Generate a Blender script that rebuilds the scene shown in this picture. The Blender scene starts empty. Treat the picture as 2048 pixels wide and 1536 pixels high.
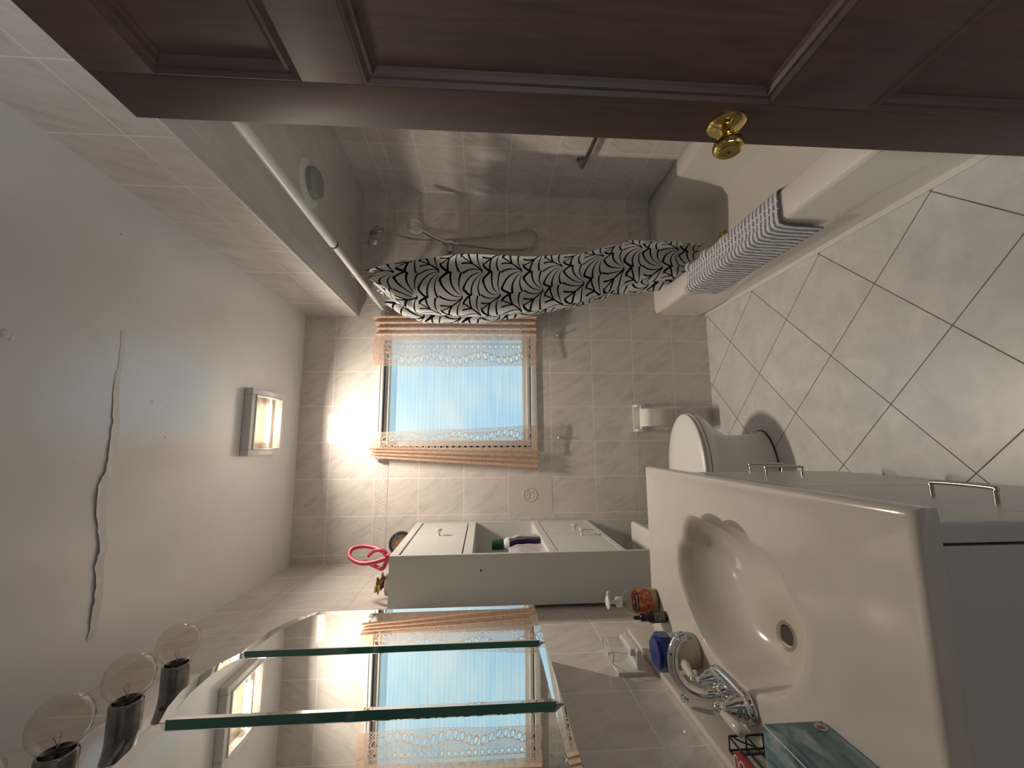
import bpy, bmesh, math, random
from mathutils import Vector, Matrix, noise
random.seed(7)
C = bpy.context.scene
COL = C.collection
PI = math.pi
# ------------------------------------------------------------------ camera (photo taken with the phone turned on its side)
F_PX = 815.6
def camera():
    yaw, pitch, roll = (math.radians(a) for a in (8.035, 3.764, 0.213))
    fw = Vector((math.sin(yaw)*math.cos(pitch), math.cos(yaw)*math.cos(pitch), -math.sin(pitch)))
    rt = Vector((math.cos(yaw), -math.sin(yaw), 0)); up = rt.cross(fw)
    r2 = rt*math.cos(roll)+up*math.sin(roll); u2 = -rt*math.sin(roll)+up*math.cos(roll)
    cx, cy, cz = -u2, r2, -fw
    m = Matrix(((cx.x, cy.x, cz.x, 0), (cx.y, cy.y, cz.y, 0), (cx.z, cy.z, cz.z, 1.3813), (0, 0, 0, 1)))
    cd = bpy.data.cameras.new('camera'); co = bpy.data.objects.new('camera', cd); COL.objects.link(co)
    cd.sensor_fit = 'HORIZONTAL'; cd.sensor_width = 36; cd.lens = 36*F_PX/2048; cd.clip_start = .02
    co.matrix_world = m; C.camera = co
camera()
C.view_settings.view_transform = 'Standard'; C.view_settings.look = 'None'
C.view_settings.gamma = 1; C.view_settings.use_curve_mapping = False
C.view_settings.exposure = 1.3
w = bpy.data.worlds.new('world'); C.world = w; w.use_nodes = True
w.node_tree.nodes['Background'].inputs[0].default_value = (.80, .82, .88, 1)
w.node_tree.nodes['Background'].inputs[1].default_value = .03
LAMP_STRENGTH = 5.0
LAMP_POWER = 6.9
WINDOW_STRENGTH = 0.34
# added fill light, unseen beyond the doorway, lifts the near ceiling and door
ld = bpy.data.lights.new('added_fill_light', 'AREA'); lo = bpy.data.objects.new('added_fill_light', ld); COL.objects.link(lo)
ld.shape = 'RECTANGLE'; ld.size = .8; ld.size_y = 1.3; ld.energy = 20; ld.color = (.96, .97, 1)
lo.location = (-1.1, -1.0, 1.25); lo.rotation_euler = Vector((1.6, 1.3, .35)).to_track_quat('-Z', 'Y').to_euler()
# room dimensions
D, LX, H, TX, RX, SZ, SX = 2.392, -.655, 2.435, .774, 1.544, 2.136, .741
FY = -.06     # inner face of the front wall (doorway)
# ------------------------------------------------------------------ materials
class NT:
    def __init__(s, name):
        s.m = bpy.data.materials.new(name); s.m.use_nodes = True
        s.t = s.m.node_tree; s.b = s.t.nodes['Principled BSDF']; s.out = s.t.nodes['Material Output']
    def n(s, typ, **kw):
        nd = s.t.nodes.new(typ)
        for k, v in kw.items(): setattr(nd, k, v)
        return nd
    def put(s, sock, v):
        if isinstance(v, bpy.types.NodeSocket): s.t.links.new(v, sock)
        elif v is not None:
            sock.default_value = v
    def math(s, op, a, b=None, c=None, clamp=False):
        nd = s.n('ShaderNodeMath', operation=op, use_clamp=clamp)
        s.put(nd.inputs[0], a); s.put(nd.inputs[1], b); s.put(nd.inputs[2], c); return nd.outputs[0]
    def mix(s, f, a, b):
        nd = s.n('ShaderNodeMix', data_type='RGBA'); s.put(nd.inputs[0], f)
        s.put(nd.inputs[6], a if isinstance(a, bpy.types.NodeSocket) else (*a, 1)); s.put(nd.inputs[7], b if isinstance(b, bpy.types.NodeSocket) else (*b, 1)); return nd.outputs[2]
    def pos(s):
        g = s.n('ShaderNodeNewGeometry'); x = s.n('ShaderNodeSeparateXYZ'); s.t.links.new(g.outputs['Position'], x.inputs[0]); return x.outputs
    def obj(s):
        g = s.n('ShaderNodeTexCoord'); return g.outputs['Object']
    def uv(s):
        g = s.n('ShaderNodeTexCoord'); x = s.n('ShaderNodeSeparateXYZ'); s.t.links.new(g.outputs['UV'], x.inputs[0]); return x.outputs
    def comb(s, x, y, z=0.0):
        c = s.n('ShaderNodeCombineXYZ'); s.put(c.inputs[0], x); s.put(c.inputs[1], y); s.put(c.inputs[2], z); return c.outputs[0]
    def noise(s, vec, scale, detail=3, rough=.5, dist=0, dim='3D', w=None):
        nd = s.n('ShaderNodeTexNoise', noise_dimensions=dim)
        if vec is not None: s.t.links.new(vec, nd.inputs['Vector'])
        if w is not None: s.put(nd.inputs['W'], w)
        nd.inputs['Scale'].default_value = scale; nd.inputs['Detail'].default_value = detail
        nd.inputs['Roughness'].default_value = rough; nd.inputs['Distortion'].default_value = dist
        return nd.outputs['Fac']
    def ramp(s, f, stops):
        r = s.n('ShaderNodeValToRGB'); s.put(r.inputs[0], f); e = r.color_ramp.elements
        while len(e) < len(stops): e.new(.5)
        for i, (p, c) in enumerate(stops): e[i].position = p; e[i].color = (*c, 1)
        return r.outputs[0]
    def bump(s, h, strength=.3, dist=.01, normal=None):
        b = s.n('ShaderNodeBump'); b.inputs['Strength'].default_value = strength; b.inputs['Distance'].default_value = dist
        s.t.links.new(h, b.inputs['Height'])
        if normal: s.t.links.new(normal, b.inputs['Normal'])
        return b.outputs[0]
    def set(s, **kw):
        for k, v in kw.items():
            sock = s.b.inputs[k.replace('_', ' ')]
            if isinstance(v, tuple) and len(v) == 3: v = (*v, 1)
            s.put(sock, v)
        return s.m
def plain(name, col, rough=.5, var=.06, scale=30, bump=0, **kw):
    t = NT(name); v = t.noise(t.obj(), scale, 4)
    a = tuple(min(1, c*(1+var)) for c in col); b = tuple(c*(1-var) for c in col)
    t.set(Base_Color=t.ramp(v, [(.3, b), (.7, a)]), Roughness=rough, **kw)
    if bump: t.set(Normal=t.bump(v, bump, .003))
    return t.m
def tile_mat(name, axis, origin, base=(.70, .655, .62)):
    """glazed 203 x 254 mm wall tiles with slanting streaks; rows end in a border at 1.924-1.999 m"""
    t = NT(name); p = t.pos(); A = p['xy'.index(axis)] ; Z = p[2]
    TW, TH = .203, .254
    u = t.math('DIVIDE', t.math('SUBTRACT', A, origin), TW)
    v = t.math('DIVIDE', t.math('SUBTRACT', Z, .74), TH)
    def edge(q, size):
        f = t.math('FRACT', q); e = t.math('MINIMUM', f, t.math('SUBTRACT', 1.0, f)); return t.math('MULTIPLY', e, size)
    du = edge(u, TW)
    dv = edge(v, TH)
    high = t.math('GREATER_THAN', Z, 1.77)
    dv = t.math('ADD', dv, high)
    for z in (1.924, 1.999, 2.253):
        dv = t.math('MINIMUM', dv, t.math('ABSOLUTE', t.math('SUBTRACT', Z, z)))
    d = t.math('MINIMUM', du, dv)
    tile = t.math('SMOOTH_MIN', t.math('DIVIDE', t.math('SUBTRACT', d, .0013), .0012), 1.0, .2, clamp=True)
    cell = t.math('ADD', t.math('MULTIPLY', t.math('FLOOR', u), 3.17), t.math('MULTIPLY', t.math('FLOOR', v), 7.31))
    # steep streaks descending to the right
    c1 = t.math('ADD', t.math('MULTIPLY', A, .86), t.math('MULTIPLY', Z, .50))
    c2 = t.math('SUBTRACT', t.math('MULTIPLY', Z, .86), t.math('MULTIPLY', A, .50))
    vec = t.comb(t.math('MULTIPLY', c1, 5.0), t.math('MULTIPLY', c2, 1.0), cell)
    n1 = t.noise(vec, 6.0, 5, .62, .8)
    n2 = t.noise(t.comb(A, Z, cell), 14, 3)
    f = t.math('ADD', t.math('MULTIPLY', n1, .8), t.math('MULTIPLY', n2, .2))
    lo_ = tuple(c*.86 for c in base); hi = tuple(min(1, c*1.07) for c in base)
    col = t.ramp(f, [(.36, lo_), (.5, base), (.66, hi)])
    col = t.mix(tile, (.88, .85, .80), col)
    wav = t.noise(t.comb(A, Z, cell), 7, 1)
    h = t.math('ADD', t.math('MULTIPLY', tile, .35), t.math('ADD', t.math('MULTIPLY', n1, .03), t.math('MULTIPLY', wav, .12)))
    rough = t.math('SUBTRACT', .55, t.math('MULTIPLY', tile, .47))
    t.set(Base_Color=col, Roughness=rough, Specular_IOR_Level=.5, Normal=t.bump(h, .5, .0016))
    return t.m
M = {}
M['tile_x'] = tile_mat('wall_tile_facing_room', 'x', .6087)
M['tile_y'] = tile_mat('wall_tile_side', 'y', .55)
def ceiling_tile():
    t = NT('soffit_tile'); p = t.pos()
    def e(q, o, s_):
        f = t.math('FRACT', t.math('DIVIDE', t.math('SUBTRACT', q, o), s_)); return t.math('MULTIPLY', t.math('MINIMUM', f, t.math('SUBTRACT', 1.0, f)), s_)
    d = t.math('MINIMUM', e(p[0], .80, .203), e(p[1], .55, .254))
    k = t.math('DIVIDE', t.math('SUBTRACT', d, .001), .0015, clamp=True)
    n = t.noise(t.comb(t.math('MULTIPLY', p[0], 3), p[1], p[2]), 5, 4)
    t.set(Base_Color=t.mix(k, (.78, .76, .73), t.ramp(n, [(.35, (.63, .61, .59)), (.65, (.70, .68, .66))])), Roughness=.2, Normal=t.bump(k, .3, .001))
    return t.m
M['tile_soffit'] = ceiling_tile()
def floor_mat():
    t = NT('floor_tile'); p = t.pos(); s2 = .3041*math.sqrt(2)
    ax = t.math('SUBTRACT', .3336, p[0]); ay = t.math('SUBTRACT', 1.5146, p[1])
    a = t.math('DIVIDE', t.math('ADD', ax, ay), s2); b = t.math('DIVIDE', t.math('SUBTRACT', ax, ay), s2)
    def e(q):
        f = t.math('FRACT', q); return t.math('MULTIPLY', t.math('MINIMUM', f, t.math('SUBTRACT', 1.0, f)), .3041)
    d = t.math('MINIMUM', e(a), e(b)); k = t.math('DIVIDE', t.math('SUBTRACT', d, .0012), .0012, clamp=True)
    cell = t.math('ADD', t.math('MULTIPLY', t.math('FLOOR', a), 5.3), t.math('MULTIPLY', t.math('FLOOR', b), 2.9))
    n = t.noise(t.comb(p[0], p[1], cell), 9, 6, .62, .6)
    col = t.ramp(n, [(.33, (.64, .63, .625)), (.5, (.71, .70, .695)), (.68, (.78, .77, .76))])
    g = t.noise(t.comb(p[0], p[1], 3.0), 12, 2)
    h = t.math('ADD', t.math('MULTIPLY', k, .6), t.math('MULTIPLY', n, .25))
    t.set(Base_Color=t.mix(k, t.ramp(g, [(.4, (.12, .085, .07)), (.6, (.17, .125, .10))]), col),
          Roughness=t.math('SUBTRACT', .75, t.math('MULTIPLY', k, .45)), IOR=1.8, Normal=t.bump(h, .2, .002))
    return t.m
M['floor'] = floor_mat()
def ceil_mat():
    t = NT('ceiling_paint'); n = t.noise(t.obj(), 5, 5, .6); f = t.noise(t.obj(), 60, 3)
    h = t.math('ADD', n, t.math('MULTIPLY', f, .12))
    t.set(Base_Color=t.ramp(n, [(.3, (.80, .79, .785)), (.7, (.85, .845, .84))]), Roughness=.24, IOR=1.95, Normal=t.bump(h, .12, .006))
    return t.m
M['ceiling'] = ceil_mat()
M['flake'] = plain('peeling_paint', (.80, .78, .76), .5, .08, 40, .3)
M['paint'] = plain('wall_paint', (.72, .70, .66), .5, .03, 8)
def wood_mat(name='dark_stained_wood', c1=(.028, .015, .011), c2=(.060, .029, .019), vert=True):
    t = NT(name); p = t.pos()
    v = t.comb(t.math('MULTIPLY', p[0], 14.0), t.math('MULTIPLY', p[1], 14.0), t.math('MULTIPLY', p[2], 1.0 if vert else 14.0))
    n = t.noise(v, 3.2, 6, .6, 1.2); m2 = t.noise(t.comb(p[0], p[1], p[2]), 3, 2)
    t.set(Base_Color=t.ramp(t.math('ADD', t.math('MULTIPLY', n, .7), t.math('MULTIPLY', m2, .3)), [(.35, c1), (.62, c2)]), Roughness=t.math('ADD', .44, t.math('MULTIPLY', n, .14)), Normal=t.bump(n, .12, .001))
    return t.m
M['wood'] = wood_mat()
M['porcelain'] = plain('white_porcelain', (.76, .745, .715), .12, .02, 6)
M['tub'] = plain('bathtub_enamel', (.76, .725, .67), .16, .02, 3)
M['tubstain'] = plain('bathtub_interior', (.50, .46, .415), .22, .05, 3)
M['marble'] = plain('cultured_marble', (.66, .61, .55), .13, .05, 5)
M['lam'] = plain('white_laminate', (.68, .68, .65), .38, .02, 5)
M['vanity_paint'] = plain('vanity_laminate', (.62, .61, .585), .33, .03, 5)
M['chrome'] = plain('chrome', (.75, .75, .76), .06, .02, 20, Metallic=1.0)
M['dullchrome'] = plain('worn_chrome', (.42, .41, .40), .2, .12, 60, Metallic=1.0)
M['nickel'] = plain('pull_nickel', (.55, .52, .47), .25, .06, 40, Metallic=1.0)
M['brass'] = plain('brass', (.62, .46, .17), .12, .06, 20, Metallic=1.0)
M['white_plastic'] = plain('white_plastic', (.78, .77, .74), .35, .02, 9)
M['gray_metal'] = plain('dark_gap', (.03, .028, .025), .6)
M['mirror'] = plain('mirror_silver', (.86, .88, .86), .0, .005, 4, Metallic=1.0)
def mk(name, col, rough=.5, **kw): M[name] = plain(name, col, rough, **kw)
mk('mirror_edge', (.012, .10, .075), .08)
mk('black_wire', (.012, .011, .011), .35)
mk('pink', (.62, .07, .13), .35)
mk('paper', (.80, .78, .73), .85, bump=.3)
mk('blue_lid', (.016, .035, .19), .3)
mk('cream', (.50, .44, .33), .35)
mk('porcelain_lever', (.68, .64, .56), .12)
mk('black_plastic', (.012, .010, .010), .25)
mk('green_cap', (.012, .07, .035), .35)
mk('navy', (.02, .025, .10), .4)
mk('red_tube', (.30, .02, .03), .35)
mk('white_ink', (.75, .70, .68), .6)
mk('leaf', (.25, .28, .06), .6)
mk('petal_pink', (.55, .22, .28), .6)
mk('petal_plum', (.18, .04, .09), .6)
mk('petal_yellow', (.55, .48, .12), .6)
mk('rust', (.05, .02, .012), .8)
mk('rubber', (.05, .05, .05), .6)
mk('frame_alu', (.66, .655, .64), .35)
mk('lens_dim', (.30, .33, .32), .25)
mk('socket_metal', (.30, .285, .27), .22, Metallic=1.0, var=.25, scale=45)
def clear_mat(name, tint=(1, 1, 1), gl=.25, rough=.03):
    t = NT(name); tr = t.n('ShaderNodeBsdfTransparent'); tr.inputs[0].default_value = (*tint, 1)
    g = t.n('ShaderNodeBsdfGlossy'); g.inputs['Roughness'].default_value = rough
    lw = t.n('ShaderNodeLayerWeight'); lw.inputs[0].default_value = .35; fc = t.math('POWER', lw.outputs['Facing'], 2.5)
    nz = t.noise(t.obj(), 30, 2)
    f = t.math('ADD', t.math('MULTIPLY', fc, gl*2), t.math('MULTIPLY', nz, .03))
    mx = t.n('ShaderNodeMixShader'); t.put(mx.inputs[0], f)
    t.t.links.new(tr.outputs[0], mx.inputs[1]); t.t.links.new(g.outputs[0], mx.inputs[2]); t.t.links.new(mx.outputs[0], t.out.inputs[0])
    return t.m
M['clear'] = clear_mat('clear_glass', (.95, .96, .95))
M['bulb_glass'] = clear_mat('globe_bulb_glass', (.94, .915, .88), .6)
M['clear_plastic'] = clear_mat('clear_plastic', (.93, .93, .92), .8, .3)
M['lamp_lens'] = clear_mat('ribbed_lamp_lens', (.80, .74, .66), .3, .3)
def hazy(name, col, dens):
    t = NT(name); tr = t.n('ShaderNodeBsdfTransparent'); nz = t.noise(t.obj(), 40, 2)
    t.set(Base_Color=t.mix(nz, col, tuple(c*.95 for c in col)), Roughness=.2)
    mx = t.n('ShaderNodeMixShader'); t.put(mx.inputs[0], t.math('ADD', dens, t.math('MULTIPLY', nz, .05)))
    t.t.links.new(tr.outputs[0], mx.inputs[1]); t.t.links.new(t.b.outputs[0], mx.inputs[2]); t.t.links.new(mx.outputs[0], t.out.inputs[0]); return t.m
M['hook_plate'] = hazy('hook_plate_plastic', (.80, .80, .78), .42)
def emit(name, col, st):
    t = NT(name); n = t.noise(t.obj(), 20, 1)
    t.set(Base_Color=(.8, .8, .8), Emission_Color=t.mix(n, col, tuple(min(1, c*1.03) for c in col)), Emission_Strength=st); return t.m
M['tube'] = emit('fluorescent_tube', (1, .89, .75), LAMP_STRENGTH)
def window_mat():
    t = NT('ribbed_window_glass'); p = t.pos()
    X, Z = p[0], p[2]
    wv = t.n('ShaderNodeTexWave', wave_type='BANDS', bands_direction='Z'); t.t.links.new(t.comb(0.0, 0.0, Z), wv.inputs['Vector'])
    wv.inputs['Scale'].default_value = 14; wv.inputs['Distortion'].default_value = .0
    rib = t.noise(t.comb(t.math('MULTIPLY', X, .7), 0.0, t.math('MULTIPLY', Z, 26.0)), 2.6, 3, .6)
    big = t.noise(t.comb(t.math('MULTIPLY', X, .5), 0.0, Z), 5.5, 2, .5)
    f = t.math('ADD', t.math('ADD', t.math('MULTIPLY', rib, .40), t.math('MULTIPLY', big, .62)), t.math('MULTIPLY', wv.outputs['Fac'], .10))
    col = t.ramp(f, [(.36, (.30, .60, .82)), (.48, (.36, .66, .86)), (.60, (.50, .72, .80)), (.74, (.62, .79, .84))])
    t.set(Base_Color=(.2, .24, .26), Roughness=.12, Emission_Color=col, Emission_Strength=WINDOW_STRENGTH, Normal=t.bump(rib, .6, .003))
    return t.m
M['window'] = window_mat()
# ------------------------------------------------------------------ mesh helpers
def tag(o, label=None, cat=None, group=None, kind=None):
    if label: o['label'] = label
    if cat: o['category'] = cat
    if group: o['group'] = group
    if kind: o['kind'] = kind
    return o
def empty(name, loc, label, cat, group=None, kind=None):
    o = bpy.data.objects.new(name, None); o.empty_display_size = .02; COL.objects.link(o); o.location = loc
    return tag(o, label, cat, group, kind)
class MB:
    def __init__(s): s.v = []; s.f = []; s.uv = []; s.hasuv = False
    def add(s, vs, fs, uvs=None):
        o = len(s.v); s.v += [tuple(v) for v in vs]; s.f += [tuple(i+o for i in f) for f in fs]
        if uvs: s.hasuv = True; s.uv += [tuple(u) for u in uvs]
        else: s.uv += [(0, 0)]*len(vs)
        return s
    def box(s, x0, x1, y0, y1, z0, z1, bev=0, rot=None, seg=2):
        bm = bmesh.new(); bmesh.ops.create_cube(bm, size=1)
        cx, cy, cz = (x0+x1)/2, (y0+y1)/2, (z0+z1)/2
        for v in bm.verts: v.co = Vector((v.co.x*(x1-x0), v.co.y*(y1-y0), v.co.z*(z1-z0)))
        if bev: bmesh.ops.bevel(bm, geom=bm.edges[:], offset=bev, segments=seg, affect='EDGES', profile=.6)
        for v in bm.verts:
            if rot is not None: v.co = rot @ v.co
            v.co += Vector((cx, cy, cz))
        s.addbm(bm); return s
    def addbm(s, bm):
        bm.verts.index_update(); s.add([v.co[:] for v in bm.verts], [[v.index for v in f.verts] for f in bm.faces]); bm.free(); return s
    def lathe(s, prof, origin=(0, 0, 0), axis=(0, 0, 1), n=24, sx=1, sy=1, cap=True):
        """prof: list of (radius, height) along axis"""
        ax = Vector(axis).normalized(); q = ax.to_track_quat('Z', 'Y'); vs = []; fs = []
        o = Vector(origin)
        for r, h in prof:
            for k in range(n):
                a = 2*PI*k/n; vs.append(o+q@Vector((r*math.cos(a)*sx, r*math.sin(a)*sy, h)))
        for i in range(len(prof)-1):
            for k in range(n):
                fs.append((i*n+k, i*n+(k+1) % n, (i+1)*n+(k+1) % n, (i+1)*n+k))
        if cap and prof[0][0] > 1e-6: fs.append(tuple(range(n-1, -1, -1)))
        if cap and prof[-1][0] > 1e-6: fs.append(tuple((len(prof)-1)*n+k for k in range(n)))
        return s.add(vs, fs)
    def cyl(s, a, b, r, n=20, r2=None, bev=0):
        a = Vector(a); b = Vector(b); L = (b-a).length; r2 = r if r2 is None else r2
        pr = [(r, 0), (r2, L)] if not bev else [(r-bev, 0), (r, bev), (r2, L-bev), (r2-bev, L)]
        return s.lathe(pr, a, b-a, n)
    def tube(s, pts, r, n=10, closed=False, rr=None):
        pts = [Vector(p) for p in pts]; N = len(pts); vs = []; fs = []; prev = None
        for i, p in enumerate(pts):
            if closed: t = (pts[(i+1) % N]-pts[i-1])
            else: t = pts[min(i+1, N-1)]-pts[max(i-1, 0)]
            t.normalize()
            if prev is None:
                u = t.orthogonal().normalized()
            else:
                u = (prev-t*prev.dot(t)).normalized()
            prev = u; v = t.cross(u); ri = rr[i] if rr else r
            for k in range(n):
                a = 2*PI*k/n; vs.append(p+u*ri*math.cos(a)+v*ri*math.sin(a))
        for i in range(N if closed else N-1):
            j = (i+1) % N
            for k in range(n): fs.append((i*n+k, i*n+(k+1) % n, j*n+(k+1) % n, j*n+k))
        if not closed: fs += [tuple(range(n-1, -1, -1)), tuple((N-1)*n+k for k in range(n))]
        return s.add(vs, fs)
    def grid(s, fn, nu, nv, uvf=None, closed_u=False):
        vs = []; uvs = []; fs = []
        for j in range(nv+1):
            for i in range(nu+1):
                vs.append(fn(i/nu, j/nv)); uvs.append(uvf(i/nu, j/nv) if uvf else (i/nu, j/nv))
        for j in range(nv):
            for i in range(nu): a = j*(nu+1)+i; fs.append((a, a+1, a+nu+2, a+nu+1))
        return s.add(vs, fs, uvs)
    def prism(s, poly, axis, a, b):
        """poly: 2-D points; extruded along axis from a to b (x: poly=(y,z), y: (x,z), z: (x,y))"""
        def P(q, h): return {'x': (h, q[0], q[1]), 'y': (q[0], h, q[1]), 'z': (q[0], q[1], h)}[axis]
        n = len(poly); vs = [P(q, a) for q in poly]+[P(q, b) for q in poly]
        fs = [tuple(range(n-1, -1, -1)), tuple(range(n, 2*n))]+[(i, (i+1) % n, n+(i+1) % n, n+i) for i in range(n)]
        return s.add(vs, fs)
    def sphere(s, c, r, n=16, sx=1, sy=1, sz=1):
        bm = bmesh.new(); bmesh.ops.create_uvsphere(bm, u_segments=n, v_segments=max(6, n//2), radius=r)
        for v in bm.verts: v.co = Vector((v.co.x*sx+c[0], v.co.y*sy+c[1], v.co.z*sz+c[2]))
        return s.addbm(bm)
    def build(s, name, mat, parent=None, smooth=True, ang=40, solid=0, sub=0, fixn=True):
        me = bpy.data.meshes.new(name)
        if parent is not None: org = world_loc(parent)
        else:
            xs = [v[0] for v in s.v]; ys = [v[1] for v in s.v]; zs = [v[2] for v in s.v]
            org = Vector(((min(xs)+max(xs))/2, (min(ys)+max(ys))/2, min(zs)))
        me.from_pydata([Vector(v)-org for v in s.v], [], s.f)
        if s.hasuv:
            l = me.uv_layers.new(name='UVMap')
            for lp in me.loops: l.data[lp.index].uv = s.uv[lp.vertex_index]
        if fixn:
            bm = bmesh.new(); bm.from_mesh(me); bmesh.ops.recalc_face_normals(bm, faces=bm.faces[:]); bm.to_mesh(me); bm.free()
        me.materials.append(mat); o = bpy.data.objects.new(name, me); COL.objects.link(o)
        if parent is not None: o.parent = parent
        else: o.location = org
        if smooth:
            me.shade_smooth()
            try: me.set_sharp_from_angle(angle=math.radians(ang))
            except Exception: pass
        if solid:
            m = o.modifiers.new('thick', 'SOLIDIFY'); m.thickness = solid; m.offset = 0
        if sub:
            m = o.modifiers.new('sub', 'SUBSURF'); m.levels = sub; m.render_levels = sub
        return o
def world_loc(o):
    v = Vector((0, 0, 0))
    while o is not None: v = v+Vector(o.location); o = o.parent
    return v
def dup(root, delta, label=None):
    r = root.copy(); COL.objects.link(r); r.location = Vector(root.location)+Vector(delta)
    if label: r['label'] = label
    for ch in list(root.children):
        c = ch.copy(); COL.objects.link(c); c.parent = r
        for g in ch.children:
            d = g.copy(); COL.objects.link(d); d.parent = c
    return r
def bez(pts, n=16):
    """Catmull-Rom through points"""
    P = [Vector(p) for p in pts]; P = [2*P[0]-P[1]]+P+[2*P[-1]-P[-2]]; out = []
    for i in range(1, len(P)-2):
        for k in range(n):
            t = k/n; a, b, c, d = P[i-1:i+3]
            out.append(.5*((2*b)+(c-a)*t+(2*a-5*b+4*c-d)*t*t+(3*b-a-3*c+d)*t**3))
    return out+[P[-2]]
def interp(tab, x):
    if x <= tab[0][0]: return tab[0][1]
    for (a, va), (b, vb) in zip(tab, tab[1:]):
        if x <= b: return va+(vb-va)*(x-a)/(b-a)
    return tab[-1][1]
def struct(o, label, cat='room'): return tag(o, label, cat, None, 'structure')
# ------------------------------------------------------------------ ROOM SHELL
T = .1
WX0, WX1, WZ0, WZ1 = -.055, .735, 1.075, 1.992     # window hole
b = MB()
b.box(LX-T, WX0, D, D+T, 0, H); b.box(WX1, RX+T, D, D+T, 0, H)
b.box(WX0, WX1, D, D+T, 0, WZ0); b.box(WX0, WX1, D, D+T, WZ1, H)
wb = struct(b.build('wall_back', M['tile_x'], smooth=False), 'tiled back wall with the curtained window', 'wall')
struct(MB().box(LX-T, LX, FY, D, 0, H).build('wall_left', M['tile_y'], smooth=False), 'tiled wall behind the mirror and vanity', 'wall')
struct(MB().box(RX, RX+T, .75, D, 0, H).build('wall_right', M['tile_y'], smooth=False), 'tiled shower wall with the grab bar', 'wall')
struct(MB().box(.745, RX, .77, .87, 0, SZ).build('wall_partition', M['tile_x'], smooth=False), 'tiled end wall of the tub alcove behind the door', 'wall')
struct(MB().box(SX, SX+T, FY-.12, .77, 0, H).build('wall_side', M['tile_y'], smooth=False), 'tiled wall that the open door stands against', 'wall')
b = MB(); b.box(LX-T, -.17, FY-.12, FY, 0, H); b.box(.64, SX, FY-.12, FY, 0, H); b.box(-.17, .64, FY-.12, FY, 2.05, H)
struct(b.build('wall_front', M['paint'], smooth=False), 'plain wall around the doorway the photo is taken from', 'wall')
struct(MB().box(LX-T, RX+T, -.9, D+T, -.08, 0).build('floor', M['floor'], smooth=False), 'floor of pale grey tiles laid diagonally with dark grout', 'floor')
ceil = struct(MB().box(LX-T, RX+T, FY-.12, D+T, H, H+.08).build('ceiling', M['ceiling'], smooth=False), 'off-white satin ceiling with a peeling seam', 'ceiling')
# tiled soffit over the tub
so = struct(MB().box(SX, RX, .77, D, SZ+.002, H).build('trim_1', M['tile_y'], smooth=False), 'tiled dropped soffit over the bathtub', 'soffit')
MB().box(SX+.0, RX, .872, D, SZ-.001, SZ+.003).build('underside', M['tile_soffit'], so, smooth=False)
tag(MB().box(SX-.003, SX+.004, .5, D, SZ-.003, SZ+.004, .001).build('edge_bead', M['white_plastic'], so), 'thin glossy white corner bead')
# embossed border strip on back and left walls
def border_mat(axis):
    t = NT('embossed_border_tile_'+axis); p = t.pos(); A = p['xy'.index(axis)]
    w1 = t.n('ShaderNodeTexWave', wave_type='RINGS', rings_direction='Y'); 
    u = t.math('SUBTRACT', t.math('FRACT', t.math('DIVIDE', A, .068)), .5)
    vz = t.math('MULTIPLY', t.math('SUBTRACT', p[2], 1.9615), 14.7)
    t.t.links.new(t.comb(u, 0.0, vz), w1.inputs['Vector']); w1.inputs['Scale'].default_value = 2.1; w1.inputs['Distortion'].default_value = 9; w1.inputs['Detail'].default_value = 1.5; w1.inputs['Detail Scale'].default_value = 1.6
    du = t.math('FRACT', t.math('DIVIDE', t.math('SUBTRACT', A, .6087), .203)); e = t.math('GREATER_THAN', t.math('MINIMUM', du, t.math('SUBTRACT', 1.0, du)), .008)
    n = t.noise(t.comb(A, p[2], 0.0), 20, 3)
    h = t.math('MULTIPLY', w1.outputs['Fac'], t.math('LESS_THAN', t.math('ABSOLUTE', vz), .42))
    t.set(Base_Color=t.mix(e, (.88, .85, .80), t.ramp(t.math('ADD', t.math('MULTIPLY', n, .6), t.math('MULTIPLY', h, .4)), [(.3, (.62, .57, .53)), (.7, (.78, .74, .70))])), Roughness=.3, Normal=t.bump(h, .55, .002))
    return t.m
b = MB(); b.box(LX+.001, WX0-.002, D-.0015, D+.001, 1.925, 1.998, .0005); b.box(WX1+.002, .80, D-.0015, D+.001, 1.925, 1.998, .0005)
struct(b.build('trim_2', border_mat('x'), smooth=False), 'embossed scroll border tiles across the back wall', 'trim')
struct(MB().box(LX-.001, LX+.0015, FY, D-.002, 1.925, 1.998, .0005).build('trim_3', border_mat('y'), smooth=False), 'embossed scroll border tiles along the mirror wall', 'trim')
# embossed medallion tile
b = MB(); cx, cz, yy = -.303, 1.122, D-.0005
b.box(-.405, -.202, D-.0012, D+.002, .995, 1.247)
def ring(b, r, rr): b.tube([(cx+r*math.cos(a*PI/16), yy-.0008, cz+r*math.sin(a*PI/16)) for a in range(32)], rr, 6, True)
ring(b, .039, .0022); ring(b, .034, .0015)
for sgn in (-1, 1):
    b.tube(bez([(cx+sgn*.004, yy-.0008, cz-.024), (cx+sgn*.016, yy-.0008, cz-.012), (cx+sgn*.012, yy-.0008, cz+.006), (cx+sgn*.024, yy-.0008, cz+.012), (cx+sgn*.017, yy-.0008, cz+.022)], 6), .0022, 6)
    b.tube(bez([(cx, yy-.0008, cz+.002), (cx+sgn*.008, yy-.0008, cz+.012), (cx+sgn*.002, yy-.0008, cz+.024)], 6), .002, 6)
M['decor'] = plain('medallion_tile_glaze', (.68, .64, .58), .2, .03, 8)
tag(b.build('medallion_tile', M['decor'], wb), 'plain beige tile with an embossed round floral medallion')
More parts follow.
